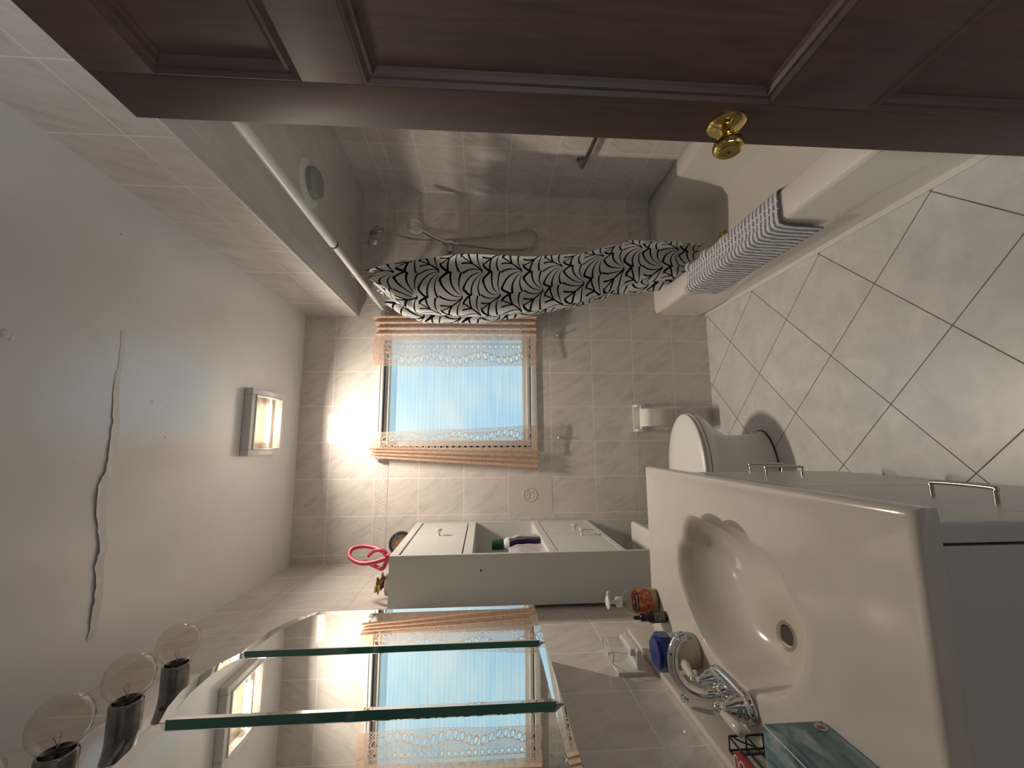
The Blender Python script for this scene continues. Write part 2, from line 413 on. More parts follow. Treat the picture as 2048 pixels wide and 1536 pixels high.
# peeling ceiling seam
pts = [(.326, 1.22), (.239, 1.226), (.179, 1.219), (.123, 1.222), (.052, 1.228), (-.017, 1.227), (-.072, 1.225), (-.131, 1.207), (-.232, 1.224), (-.274, 1.236), (-.325, 1.232), (-.404, 1.241), (-.454, 1.239), (-.523, 1.241)]
path = bez([(x, y, 0) for x, y in pts], 8)
b = MB(); vs = []; fs = []; N = len(path)
for i, p in enumerate(path):
    q = i/(N-1); lift = .001+.007*min(1, max(0, (q-.12)*3))*(1 if q < .93 else (1-q)/.07)*(.6+.5*noise.noise(Vector((q*30, 0, 0))))
    jag = .005*noise.noise(Vector((q*42, 2, 0)))
    wd = .035*(.4+.6*min(1, q*3))
    vs += [(p.x, p.y+wd, H+.0005), (p.x, p.y+.012+jag, H-lift*.35), (p.x, p.y+jag, H-lift), (p.x, p.y+jag+.0005, H-lift+.0012), (p.x, p.y+wd*.9, H+.001)]
for i in range(N-1):
    for k in range(4): fs.append((i*5+k, i*5+k+1, (i+1)*5+k+1, (i+1)*5+k))
b.add(vs, fs); tag(b.build('peeling_seam', M['flake'], ceil), 'lifted curling edge of cracked paint')
b = MB(); b.sphere((.24, .942, H), .012, 12, 1, 1, .35); b.sphere((.235, .955, H), .008, 10, 1.3, 1, .3); b.build('plaster_blister', M['flake'], ceil)
b = MB()
for (x, y, r) in ((.12, 1.42, .0018), (.09, 1.6, .0015), (.335, 1.42, .0016), (.28, 1.50, .0015), (.13, 1.36, .003), (.02, 1.43, .003), (.60, 1.18, .0025)): b.sphere((x, y, H), r, 8, 1, 1, .4)
tag(b.build('paint_specks', M['dullchrome'], ceil), 'small dark specks on the paint')
# ------------------------------------------------------------------ WINDOW
win = empty('window_1', ((WX0+WX1)/2, D, WZ0), 'frosted ribbed-glass window between two lace curtains', 'window', kind='structure')
b = MB(); t_ = .022
for (x0, x1, z0, z1) in ((WX0, WX0+t_, WZ0, WZ1), (WX1-t_, WX1, WZ0, WZ1), (WX0+t_, WX1-t_, WZ1-.02, WZ1), (WX0+t_, WX1-t_, WZ0, WZ0+.034)):
    b.box(x0, x1, D-.012, D+.09, z0, z1, .003)
b.build('casing', M['frame_alu'], win)
b = MB(); a0, a1, c0, c1 = WX0+.03, WX1-.03, WZ0+.04, WZ1-.026
for (x0, x1, z0, z1) in ((a0, a0+.03, c0, c1), (a1-.03, a1, c0, c1), (a0+.03, a1-.03, c1-.03, c1), (a0+.03, a1-.03, c0, c0+.045)):
    b.box(x0, x1, D+.012, D+.05, z0, z1, .003)
b.build('sash', M['frame_alu'], win)
MB().box(a0+.031, a1-.031, D+.03, D+.036, c0+.046, c1-.031).build('glass_pane', M['window'], win, smooth=False)
tag(MB().box(WX0+.022, WX1-.022, D+.052, D+.058, WZ0+.034, WZ1-.02).build('sash_gap', M['gray_metal'], win, smooth=False), 'dark line between sash and casing')
tag(MB().box(a0+.02, a1-.02, D+.004, D+.012, c0+.012, c0+.02, .002).build('sill_rail', M['white_plastic'], win), 'narrow bright rail at the foot of the sash')
# ------------------------------------------------------------------ LACE CURTAINS
def lace_mat():
    t = NT('peach_lace'); q = t.uv(); U, V = q[0], q[1]      # metres of cloth from the leading edge; metres down
    def wave(per, amp, ph=0.0): return t.math('MULTIPLY', t.math('SINE', t.math('ADD', t.math('MULTIPLY', V, 2*PI/per), ph)), amp)
    uc = t.math('ADD', .044, wave(.27, .015))
    def loops(center, pitch, ru, rv, slant=0.0):
        v = t.math('MULTIPLY', t.math('SUBTRACT', t.math('FRACT', t.math('DIVIDE', t.math('ADD', V, t.math('MULTIPLY', U, slant)), pitch)), .5), pitch)
        du = t.math('DIVIDE', t.math('SUBTRACT', U, center), ru); dv = t.math('DIVIDE', v, rv)
        r = t.math('SQRT', t.math('ADD', t.math('MULTIPLY', du, du), t.math('MULTIPLY', dv, dv)))
        inner = t.math('LESS_THAN', r, 1.0); rim = t.math('GREATER_THAN', r, .70)
        mid = t.math('LESS_THAN', t.math('ABSOLUTE', t.math('SUBTRACT', r, .45)), .0)
        return inner, t.math('MULTIPLY', inner, rim)
    in1, rg1 = loops(uc, .037, .0215, .0145, .25)
    in2, rg2 = loops(.112, .034, .0135, .0125)
    def net(cell, th):
        a = t.math('FRACT', t.math('DIVIDE', t.math('ADD', U, V), cell)); b_ = t.math('FRACT', t.math('DIVIDE', t.math('SUBTRACT', U, V), cell))
        return t.math('MAXIMUM', t.math('LESS_THAN', a, th), t.math('LESS_THAN', b_, th))
    fine = net(.0105, .27); coarse = net(.015, .22); dense = net(.0125, .50)
    line1 = t.math('LESS_THAN', t.math('ABSOLUTE', t.math('SUBTRACT', U, t.math('ADD', uc, .0225))), .0022)
    line2 = t.math('LESS_THAN', t.math('ABSOLUTE', t.math('SUBTRACT', U, .129)), .0022)
    edge = t.math('LESS_THAN', U, t.math('ADD', .004, wave(.022, .0018)))
    scal = t.math('GREATER_THAN', U, t.math('ADD', .0018, wave(.022, .0018)))
    n0 = t.math('MULTIPLY', t.math('LESS_THAN', U, uc), coarse)
    gauze = t.math('MULTIPLY', t.math('LESS_THAN', t.math('ABSOLUTE', t.math('SUBTRACT', U, uc)), .02), .12)
    n1 = t.math('MULTIPLY', t.math('GREATER_THAN', U, t.math('ADD', uc, .022)), fine)
    n2 = t.math('MULTIPLY', t.math('GREATER_THAN', U, .150), dense)
    n0 = t.math('MAXIMUM', t.math('MAXIMUM', n0, n1), n2)
    n0 = t.math('MULTIPLY', n0, t.math('SUBTRACT', 1.0, t.math('MAXIMUM', in1, in2)))
    gz = t.math('MULTIPLY', gauze, t.math('SUBTRACT', 1.0, in1))
    a = n0
    for x in (gz, rg1, rg2, line1, line2, edge): a = t.math('MAXIMUM', a, x)
    hem = t.math('MAXIMUM', t.math('LESS_THAN', V, .052), t.math('GREATER_THAN', V, .905))
    a = t.math('MAXIMUM', a, t.math('MULTIPLY', hem, .88))
    a = t.math('MULTIPLY', a, scal)
    n = t.noise(t.comb(U, V, 0.0), 60, 2)
    col = t.ramp(n, [(.35, (.74, .54, .42)), (.65, (.84, .66, .54))])
    df = t.n('ShaderNodeBsdfDiffuse'); t.t.links.new(col, df.inputs[0])
    tl = t.n('ShaderNodeBsdfTranslucent'); t.t.links.new(col, tl.inputs[0])
    m1 = t.n('ShaderNodeMixShader'); m1.inputs[0].default_value = .35; t.t.links.new(df.outputs[0], m1.inputs[1]); t.t.links.new(tl.outputs[0], m1.inputs[2])
    tr = t.n('ShaderNodeBsdfTransparent'); m2 = t.n('ShaderNodeMixShader'); t.put(m2.inputs[0], a)
    t.t.links.new(tr.outputs[0], m2.inputs[1]); t.t.links.new(m1.outputs[0], m2.inputs[2]); t.t.links.new(m2.outputs[0], t.out.inputs[0])
    return t.m
M['lace'] = lace_mat()
def lace(name, inner_top, inner_bot, outer_top, outer_bot, flat, W, label, seed):
    """flat = fraction of the visible width (from the inner edge) hanging flat; the rest is pleated"""
    ztop, zbot = 2.018, 1.082
    def fn(u, v):
        xi = inner_top+(inner_bot-inner_top)*v; xo = outer_top+(outer_bot-outer_top)*v
        # u in cloth space: first part flat, rest in pleats
        if u < .42: s = u/.42*flat; ph = 0; amp = .002
        else: s = flat+(u-.42)/.58*(1-flat); ph = (u-.42)/.58*7*PI; amp = .019*(1-.25*v)
        x = xi+(xo-xi)*s+amp*.30*math.sin(ph*2)*(1 if xo > xi else -1)
        y = D-.052-amp*math.sin(ph)-.004*math.sin(v*7+seed+u*5)
        z = ztop+(zbot-ztop)*v+.004*math.sin(u*23+seed)*(v > .95)-(.010*math.sin(u*9+seed) if v < .02 else 0)
        x += .006*math.sin(v*5+seed)*(1-abs(2*v-1)) if u < .1 else 0
        return (x, y, z)
    o = MB().grid(fn, 260, 60, lambda u, v: (u*W, v*.936)).build(name, M['lace'], fixn=False, ang=180)
    return tag(o, label, 'curtain', 'lace curtains at the window')
lace('lace_curtain', .052, .095, -.085, -.155, .58, .30, 'left-hand peach lace curtain, pleated on its side by the cabinet', 1.0)
lace('lace_curtain', .432, .436, .728, .742, .60, .42, 'right-hand peach lace curtain, partly behind the patterned shower curtain', 2.6)
cr = empty('curtain_rod', (.33, D-.035, 1.985), 'thin white rod carrying the lace curtains across the window', 'curtain rod')
MB().tube([(-.10, D-.035, 1.985), (.75, D-.035, 1.985)], .006, 10).build('rod', M['white_plastic'], cr)
for x in (-.10, .75): MB().box(x-.008, x+.008, D-.045, D-.001, 1.975, 1.995, .002).build('bracket', M['white_plastic'], cr)
# ------------------------------------------------------------------ CEILING LIGHT
LC = (.092, 1.995)
cl = empty('ceiling_light', (LC[0], LC[1], H), 'square white ceiling light with a glowing tube behind a brown ribbed lens', 'ceiling light')
def bowed(w_, d_, z_, bow=.012):   # outline with bowed far/near edges
    return w_, d_
b = MB(); X0, X1, Y0, Y1 = LC[0]-.15, LC[0]+.15, LC[1]-.145, LC[1]+.145
i0, i1, j0, j1 = X0+.03, X1-.03, Y0+.03, Y1-.03
zt, zb_ = H, H-.036
for (x0, x1, y0, y1) in ((X0, i0, Y0, Y1), (i1, X1, Y0, Y1), (i0, i1, Y0, j0), (i0, i1, j1, Y1)): b.box(x0, x1, y0, y1, zb_, zt-.0005, .004)
b.build('housing', M['white_plastic'], cl)
b = MB()
for (x0, x1, y0, y1) in ((i0-.003, i0+.003, j0, j1), (i1-.003, i1+.003, j0, j1), (i0, i1, j0-.003, j0+.003), (i0, i1, j1-.003, j1+.003)): b.box(x0, x1, y0, y1, zb_-.005, zb_+.004, .0015)
b.build('lens_rim', M['white_plastic'], cl)
MB().grid(lambda u, v: (i0+(i1-i0)*u, j0+(j1-j0)*v, zb_-.002-.018*math.sin(PI*v)), 4, 14).build('lens', M['lamp_lens'], cl)
M['pan'] = plain('lamp_pan', (.30, .24, .18), .5, .1, 120)
MB().box(i0, i1, j0, j1, H-.006, H-.002).build('reflector_pan', M['pan'], cl, smooth=False)
MB().tube([(LC[0]-.088, LC[1]+.01, H-.030), (LC[0]+.088, LC[1]+.01, H-.030)], .012, 12).build('tube_lamp', M['tube'], cl)
al_ = bpy.data.lights.new('tube_light', 'AREA'); al_.shape = 'RECTANGLE'; al_.size = .176; al_.size_y = .026; al_.energy = LAMP_POWER; al_.spread = math.radians(156); al_.color = (1, .945, .885)
alo = bpy.data.objects.new('tube_light', al_); COL.objects.link(alo); alo.location = (LC[0], LC[1]+.01, H-.044)
for s in (-1, 1): MB().cyl((LC[0]+s*.089, LC[1]+.01, H-.030), (LC[0]+s*.115, LC[1]+.01, H-.030), .010, 12).build('tube_holder', M['white_plastic'], cl)
# recessed light over tub (off)
al = empty('shower_light', (1.10, 1.66, SZ), 'round unlit light in the tiled ceiling over the tub', 'ceiling light')
MB().lathe([(.10, -.001), (.10, -.006), (.094, -.010), (.066, -.012)], (1.10, 1.66, SZ), n=40).build('trim_ring', M['white_plastic'], al)
MB().lathe([(.066, -.010), (.064, -.034), (.058, -.040), (0, -.042)], (1.10, 1.66, SZ), n=36).build('lens', M['lens_dim'], al)
# ------------------------------------------------------------------ DOOR
door = empty('door_1', (.6175, -.03, .012), 'dark brown panelled door standing open', 'door', kind='structure')
xf, xb = .6, .635; y0, y1 = -.035, .726; z0, z1 = .01, 2.03
st = .097; py0, py1 = y0+st, y1-st
PAN = [(.215, .681), (.868, 1.587), (1.69, 1.924)]
b = MB(); b.box(xf, xb, y0, py0, z0, z1, .002); b.box(xf, xb, py1, y1, z0, z1, .002)
zs = [z0]+[z for p in PAN for z in p]+[z1]
for k in range(0, len(zs), 2): b.box(xf, xb, py0, py1, zs[k], zs[k+1], .0015)
b.build('door_frame', M['wood'], door)
for (pz0, pz1) in PAN:
    pn = MB().box(xf+.012, xb-.012, py0-.002, py1+.002, pz0-.002, pz1+.002).build('door_panel', M['wood'], door, smooth=False)
    b = MB()
    prof = [(0, .0), (.006, -.004), (.012, .001), (.018, .001), (.022, .007), (.028, .011)]   # offset inward, depth from face
    vs = []; fs = []
    for (o_, d_) in prof:
        vs += [(xf+d_+.0005, py0+o_, pz0+o_), (xf+d_+.0005, py1-o_, pz0+o_), (xf+d_+.0005, py1-o_, pz1-o_), (xf+d_+.0005, py0+o_, pz1-o_)]
    for i in range(len(prof)-1):
        for k in range(4): fs.append((i*4+k, i*4+(k+1) % 4, (i+1)*4+(k+1) % 4, (i+1)*4+k))
    b.add(vs, fs); b.build('moulding', M['wood'], pn, ang=20)
kn = MB().lathe([(0, 0), (.034, 0), (.034, .003), (.029, .007), (.018, .010), (.013, .012), (.0125, .022), (.015, .030), (.024, .036), (.0275, .044), (.0275, .050), (.024, .056), (.019, .058), (.019, .060), (.012, .0605), (0, .060)], (xf-.0003, .676, .922), (-1, 0, 0), 40).build('door_knob', M['brass'], door)
MB().cyl((xf-.0590, .676, .922), (xf-.0612, .676, .922), .0028, 10).build('keyhole', M['gray_metal'], kn)
tag(MB().box(xf+.008, xf+.027, y1-.001, y1+.0012, .89, .955, .0005).build('latch_plate', M['brass'], door), 'brass latch plate on the door edge')
b = MB()
for z in (.25, 1.1, 1.85): b.cyl((xb+.004, y0-.004, z-.045), (xb+.004, y0-.004, z+.045), .006, 10); b.box(xb-.001, xb+.004, y0, y0+.03, z-.045, z+.045)
b.build('hinge', M['brass'], door)
# ------------------------------------------------------------------ BATHTUB
tub = empty('bathtub', (1.16, 1.63, 0), 'cream white bathtub built in along the shower wall', 'bathtub')
ZR = .33; TY0 = .872; TY1 = D-.001
def tub_shell():
    cx, cy = (TX+RX)/2+.005, (TY0+TY1)/2
    n = 96
    def outline(hx, hy, pw=5.0):
        o = []
        for k in range(n):
            a = 2*PI*k/n; c_, s_ = math.cos(a), math.sin(a); r = (abs(c_)**pw+abs(s_)**pw)**(-1/pw)
            o.append((c_*r*hx, s_*r*hy))
        return o
    W_, L_ = (RX-TX)/2, (TY1-TY0)/2
    rings = []
    def add(o, z, ox=0, oy=0): rings.append([(cx-.005+ox+p[0], cy+oy+p[1], z) for p in o])
    add(outline(W_-.001, L_, 60), ZR-.022); add(outline(W_-.004, L_, 60), ZR-.008); add(outline(W_-.012, L_-.003, 50), ZR)
    add(outline(W_-.098, L_-.075, 7), ZR, .006); add(outline(W_-.106, L_-.085, 7), ZR-.006, .006); add(outline(W_-.112, L_-.092, 7), ZR-.022, .006)
    add(outline(W_-.135, L_-.14, 6), .18, .006); add(outline(W_-.165, L_-.19, 5), .085, .006); add(outline(W_-.21, L_-.24, 4), .058, .006); add(outline(.05, .3, 3), .052, .006)
    b = MB(); vs = [p for r in rings for p in r]; fs = []
    for i in range(len(rings)-1):
        for k in range(n): fs.append((i*n+k, i*n+(k+1) % n, (i+1)*n+(k+1) % n, (i+1)*n+k))
    fs.append(tuple((len(rings)-1)*n+k for k in range(n)))
    b.add(vs, fs); return b
tub_shell().build('basin', M['tub'], tub, ang=50)
# apron: flat upper band then a long curved recess
def apron(u, v):
    y = TY0+(TY1-TY0)*u; z = (ZR-.020)*(1-v)
    q = abs(2*u-1)
    bot = .075+.125*max(0, 1-((u-.42)/.47)**2) if abs(u-.42) < .47 else .075
    edge = ZR-.02-(.235-.0)*1.0
    dep = 0
    lim = .055+.115*(1-min(1, abs((u-.36)/.50))**2.2)
    k = min(1, max(0, (lim-z)/.055)); dep = -.016*(k*k*(3-2*k))
    return (TX-.0+dep*-1, y, z)
MB().grid(apron, 90, 44).build('apron', M['tub'], tub, ang=60, fixn=False)
MB().box(TX-.006, TX+.02, TY0, TY1, 0, .006, .002).build('caulk_bead', M['white_plastic'], tub)
b = MB(); b.lathe([(0, 0), (.030, 0), (.030, .004), (.014, .005), (.012, .014), (.016, .02), (.013, .028), (0, .030)], (1.127, 2.05, .053), n=20)
tag(b.build('drain_stopper', M['brass'], tub), 'dark brass drain stopper')
# ------------------------------------------------------------------ SHOWER FITTINGS
sr = empty('shower_rod', (.772, 1.6, 1.98), 'white tension shower rod under the soffit', 'shower rod')
MB().cyl((.772, 1.555, 1.98), (.772, .90, 1.98), .0155, 20).build('outer_tube', M['white_plastic'], sr)
MB().cyl((.772, 2.38, 1.98), (.772, 1.556, 1.98), .0125, 20).build('inner_tube', M['white_plastic'], sr)
MB().lathe([(.0128, 0), (.0170, .001), (.0170, .008), (.0158, .010)], (.772, 1.562, 1.98), (0, -1, 0), 20).build('joint_collar', M['gray_metal'], sr)
MB().cyl((.772, D-.001, 1.98), (.772, D-.018, 1.98), .020, 20, .014).build('end_cap', M['white_plastic'], sr); MB().cyl((.772, .871, 1.98), (.772, .91, 1.98), .026, 20, .017).build('end_cap', M['white_plastic'], sr)
sa = empty('shower_outlet', (1.206, D, 2.07), 'chrome shower arm with diverter high on the back wall', 'shower arm')
MB().lathe([(.030, 0), (.030, .004), (.020, .012), (.012, .016)], (1.206, D-.0005, 2.07), (0, -1, 0), 24).build('flange', M['chrome'], sa)
MB().tube(bez([(1.206, D-.008, 2.07), (1.208, D-.06, 2.068), (1.215, D-.10, 2.040)], 8), .0105, 12).build('arm_pipe', M['chrome'], sa)
b = MB(); b.cyl((1.212, D-.09, 2.052), (1.220, D-.125, 2.015), .016, 16, bev=.003); b.cyl((1.23, D-.10, 2.02), (1.262, D-.10, 2.015), .009, 12, bev=.002); b.cyl((1.218, D-.118, 2.02), (1.224, D-.12, 1.975), .011, 14, bev=.002)
b.build('diverter_valve', M['dullchrome'], sa)
MB().box(1.255, 1.268, D-.115, D-.085, 2.008, 2.03, .003).build('diverter_lever', M['chrome'], sa)
hs = empty('hand_shower', (1.17, D, 1.60), 'chrome hand shower in a wall bracket with a looping hose', 'shower head')
br = MB().box(1.125, 1.158, D-.012, D-.0005, 1.585, 1.617, .003).build('wall_bracket', M['dullchrome'], hs)
b = MB(); b.cyl((1.15, D-.02, 1.597), (1.205, D-.045, 1.606), .014, 16, bev=.003); b.cyl((1.192, D-.045, 1.575), (1.192, D-.045, 1.64), .0165, 18, bev=.003); b.build('holder_cup', M['chrome'], br)
MB().tube(bez([(1.186, D-.04, 1.545), (1.192, D-.048, 1.61), (1.205, D-.07, 1.68), (1.225, D-.095, 1.735), (1.235, D-.11, 1.765)], 8), .011, 14, rr=None).build('handle', M['chrome'], hs)
hd = Vector((-.05, -.93, -.36)).normalized()
hb = MB().lathe([(0, -.022), (.018, -.020), (.036, -.010), (.047, -.002), (.048, .005), (.043, .009), (0, .009)], (1.242, D-.125, 1.795), hd, 32).build('spray_head', M['chrome'], hs)
b = MB(); q_ = hd.to_track_quat('Z', 'Y')
for r_, k_ in ((.0, 1), (.011, 6), (.022, 12), (.033, 18)):
    for i in range(k_):
        c_ = Vector((1.242, D-.125, 1.795))+q_@Vector((r_*math.cos(2*PI*i/k_), r_*math.sin(2*PI*i/k_), .0085)); b.cyl(c_, c_+hd*.003, .0022, 6)
tag(b.build('spray_nozzles', M['rubber'], hb), 'dark rubber nozzles')
hose = bez([(1.224, D-.12, 1.975), (1.219, D-.03, 1.80), (1.245, D-.02, 1.45), (1.285, D-.025, 1.20), (1.30, D-.03, 1.12), (1.275, D-.03, 1.07), (1.225, D-.03, 1.065), (1.175, D-.03, 1.12), (1.165, D-.03, 1.30), (1.178, D-.038, 1.46), (1.186, D-.04, 1.55)], 14)
MB().tube(hose, .0055, 8).build('hose', M['dullchrome'], hs)
gb = empty('grab_bar', (RX, 1.8, .84), 'grey metal grab bar on the shower wall', 'grab bar')
MB().tube(bez([(RX-.004, 2.03, .858), (RX-.035, 2.028, .857), (RX-.055, 2.0, .853), (RX-.055, 1.8, .838), (RX-.055, 1.62, .825), (RX-.035, 1.592, .822), (RX-.004, 1.59, .822)], 8), .0115, 14).build('bar', M['dullchrome'], gb)
for y_, z_ in ((2.03, .858), (1.59, .822)): MB().lathe([(.026, 0), (.026, .004), (.014, .012)], (RX-.0005, y_, z_), (-1, 0, 0), 20).build('wall_flange', M['dullchrome'], gb)
# ------------------------------------------------------------------ SHOWER CURTAIN
def fan_mat():
    t = NT('fan_leaf_print'); q = t.uv()
    W_, Hh = .235, .108
    wob = t.noise(t.comb(q[0], q[1], 0.0), 4.5, 1)
    U = t.math('ADD', q[0], t.math('MULTIPLY', wob, .05)); V = t.math('SUBTRACT', 9.2, t.math('ADD', q[1], t.math('MULTIPLY', t.noise(t.comb(q[0], q[1], 5.0), 4.0, 1), .05)))
    best = None
    # overlapping leaf fans in half-drop rows; the lower row covers the upper one
    row0 = t.math('FLOOR', t.math('DIVIDE', V, Hh))
    def fan(row):
        par = t.math('MULTIPLY', t.math('MODULO', t.math('ABSOLUTE', row), 2.0), .5)
        uu = t.math('SUBTRACT', t.math('DIVIDE', U, W_), par); col = t.math('FLOOR', uu)
        du = t.math('MULTIPLY', t.math('SUBTRACT', t.math('SUBTRACT', uu, col), .5), W_)
        dv = t.math('SUBTRACT', V, t.math('MULTIPLY', row, Hh))
        rr = t.math('SQRT', t.math('ADD', t.math('MULTIPLY', du, du), t.math('MULTIPLY', dv, dv)))
        RR = W_*.5+.022; inside = t.math('LESS_THAN', rr, RR)
        ring_ = t.math('GREATER_THAN', rr, RR-.012)
        ang = t.math('SUBTRACT', t.math('ARCTAN2', du, t.math('ADD', dv, .012)), t.math('MULTIPLY', t.math('SUBTRACT', par, .25), 2.4))
        sgn = t.math('SIGN', du)
        # ribs leave a central spine and curve outwards
        rib = t.math('ADD', t.math('MULTIPLY', t.math('ABSOLUTE', ang), 2.3), t.math('MULTIPLY', rr, -13.0))
        st_ = t.math('LESS_THAN', t.math('FRACT', rib), .22)
        spine = t.math('LESS_THAN', t.math('MULTIPLY', t.math('ABSOLUTE', ang), rr), .0032)
        ink = t.math('MAXIMUM', t.math('MAXIMUM', ring_, st_), spine)
        return inside, ink
    acc = None
    for k in (0, -1):      # nearest row on top
        ins, ink = fan(t.math('ADD', row0, float(k)))
        if acc is None: acc = t.math('MULTIPLY', ins, ink); cov = ins
        else:
            acc = t.math('ADD', acc, t.math('MULTIPLY', t.math('SUBTRACT', 1.0, cov), t.math('MULTIPLY', ins, ink)))
            cov = t.math('MAXIMUM', cov, ins)
    n = t.noise(t.comb(q[0], q[1], 1.0), 90, 2)
    col = t.mix(acc, t.ramp(n, [(.3, (.66, .655, .65)), (.7, (.74, .735, .73))]), (.012, .012, .016))
    df = t.n('ShaderNodeBsdfDiffuse'); t.t.links.new(col, df.inputs[0])
    tl = t.n('ShaderNodeBsdfTranslucent'); t.t.links.new(col, tl.inputs[0]); m1 = t.n('ShaderNodeMixShader'); m1.inputs[0].default_value = .15
    t.t.links.new(df.outputs[0], m1.inputs[1]); t.t.links.new(tl.outputs[0], m1.inputs[2]); t.t.links.new(m1.outputs[0], t.out.inputs[0])
    return t.m
M['fan'] = fan_mat()
ZT = 1.935; ZB = .20
xr_tab = [(0, .79), (.08, .895), (.25, .945), (.45, .955), (.62, .99), (.75, 1.06), (1, 1.06)]     # right extent with fraction down
xl_tab = [(0, .765), (.05, .70), (.12, .655), (.3, .645), (.45, .675), (.62, .74), (.78, .85), (1, .91)]
NF = 4.0
def cpath(u, v):
    xr, xl = interp(xr_tab, v), interp(xl_tab, v)
    # plan zigzag: starts at the right front, goes left, folds back behind
    s = u*NF; k = math.cos(s*PI)
    edge = .5+.5*k*(1-.0*u)
    amp = 1-.25*u
    mid = (xr+xl)/2; x = mid+(edge-.5)*(xr-xl)*amp
    spread = 1-min(1, v/.10)
    yb = 1.99+.36*u                         # hanging position
    yt = 1.84+.52*u                         # on the rod
    y = yb+(yt-yb)*spread+.012*math.sin(u*40+v*4)+.02*math.sin(s*PI*2)
    x += .010*math.sin(u*31+v*6)+.006*math.sin(v*9+u*12)
    z = ZT+(ZB-ZT)*v
    z -= .035*(1-abs(math.cos(u*PI*8)))*max(0, 1-v/.06)
    if v > .78: y += (v-.78)*.15*(1-u)
    return Vector((x, min(y, D-.022-.085*min(1, max(0, (v-.80)/.08))), z))
sc = empty('shower_curtain', (.78, 2.1, ZB), 'bunched black and white leaf-print shower curtain', 'shower curtain')
NU, NV = 220, 110
# arc length at mid height for the print
acc = [0]
for i in range(NU): acc.append(acc[-1]+(cpath((i+1)/NU, .35)-cpath(i/NU, .35)).length)
b = MB(); b.grid(lambda u, v: cpath(u, v), NU, NV, lambda u, v: (acc[int(round(u*NU))], v*(ZT-ZB)))
b.build('curtain_cloth', M['fan'], sc, ang=180, solid=.0012, fixn=False)
rings_y = [1.845, 2.10, 2.14, 2.19, 2.235, 2.28, 2.315, 2.35]
for i, y_ in enumerate(rings_y):
    t_ = MB().tube([(.772+.0185*math.cos(a*PI/10), y_+.003*math.sin(a), 1.972+.030*math.sin(a*PI/10)) for a in range(20)], .0016, 6, True)
    o = t_.build('curtain_ring', M['chrome'])
    nth = ['', 'farthest from the wall', 'sixth from the wall', 'fifth from the wall', 'fourth from the wall', 'third from the wall', 'second from the wall', 'nearest the wall'][i]
    tag(o, 'thin wire ring at the free end of the shower curtain' if i == 0 else 'thin wire curtain ring in the bunched cluster, '+nth, 'curtain ring', None if i == 0 else 'clustered curtain rings')
# ------------------------------------------------------------------ BATH MAT / TOWEL over rim
def towel_mat():
    t = NT('striped_towel'); q = t.uv(); n = t.noise(t.comb(q[0], q[1], 0.0), 40, 3); nb = t.noise(t.comb(q[0], q[1], 0.0), 260, 2)
    s_ = t.math('FRACT', t.math('ADD', t.math('DIVIDE', q[0], .0235), t.math('MULTIPLY', n, .6)))
    st_ = t.math('LESS_THAN', s_, .46)
    l1 = t.math('LESS_THAN', t.math('ABSOLUTE', t.math('SUBTRACT', q[1], .128)), .0022); l2 = t.math('LESS_THAN', t.math('ABSOLUTE', t.math('SUBTRACT', q[1], .152)), .0022)
    st_ = t.math('MULTIPLY', st_, t.math('SUBTRACT', 1.0, t.math('MAXIMUM', l1, l2)))
    st_ = t.math('MULTIPLY', st_, t.math('ADD', .62, t.math('MULTIPLY', nb, .5)), clamp=True)
    t.set(Base_Color=t.mix(st_, (.72, .70, .70), (.13, .15, .21)), Roughness=.95, Normal=t.bump(nb, .8, .003)); return t.m
tw_prof = [(.915, .285), (.895, .315), (.885, .336), (.868, .342), (.83, .342), (.79, .343), (.770, .338), (.763, .322), (.760, .29), (.7595, .22), (.7585, .165)]
tp = bez([(x, 0, z) for x, z in tw_prof], 6); tl = [0]
for a_, b_ in zip(tp, tp[1:]): tl.append(tl[-1]+(b_-a_).length)
def towel(u, v):
    f = v*(len(tp)-1); i = min(int(f), len(tp)-2); p = tp[i].lerp(tp[i+1], f-i)
    y = 1.285+.68*u; vv = tl[i]+(tl[i+1]-tl[i])*(f-i)
    wr = noise.noise(Vector((u*9, v*3, 0)))*.006*(u if v < .45 else .3)
    y += (.03*max(0, v-.45))*(1 if u < .5 else .4)+.006*noise.noise(Vector((v*5, u*3, 1)))-(.05*u*(1-v) if v < .5 else 0)
    nx = -1 if v > .6 else 0; nz = 1 if v <= .7 else 0
    inn = 1 if v < .35 else 0
    pk = .016*max(0, math.sin(u*26+v*2.0))*max(0, u-.35)*inn*1.6
    zoff = .012*u*max(0, v-.8)/.2
    return (p.x+nx*abs(wr)+inn*pk*.8, y, p.z+nz*(abs(wr)+pk)+zoff)
b = MB(); b.grid(towel, 160, 60, lambda u, v: (u*.68, v*tl[-1]))
tag(b.build('bath_mat', towel_mat(), solid=.005, ang=180, fixn=False), 'navy and white striped bath mat folded over the tub rim', 'bath mat')
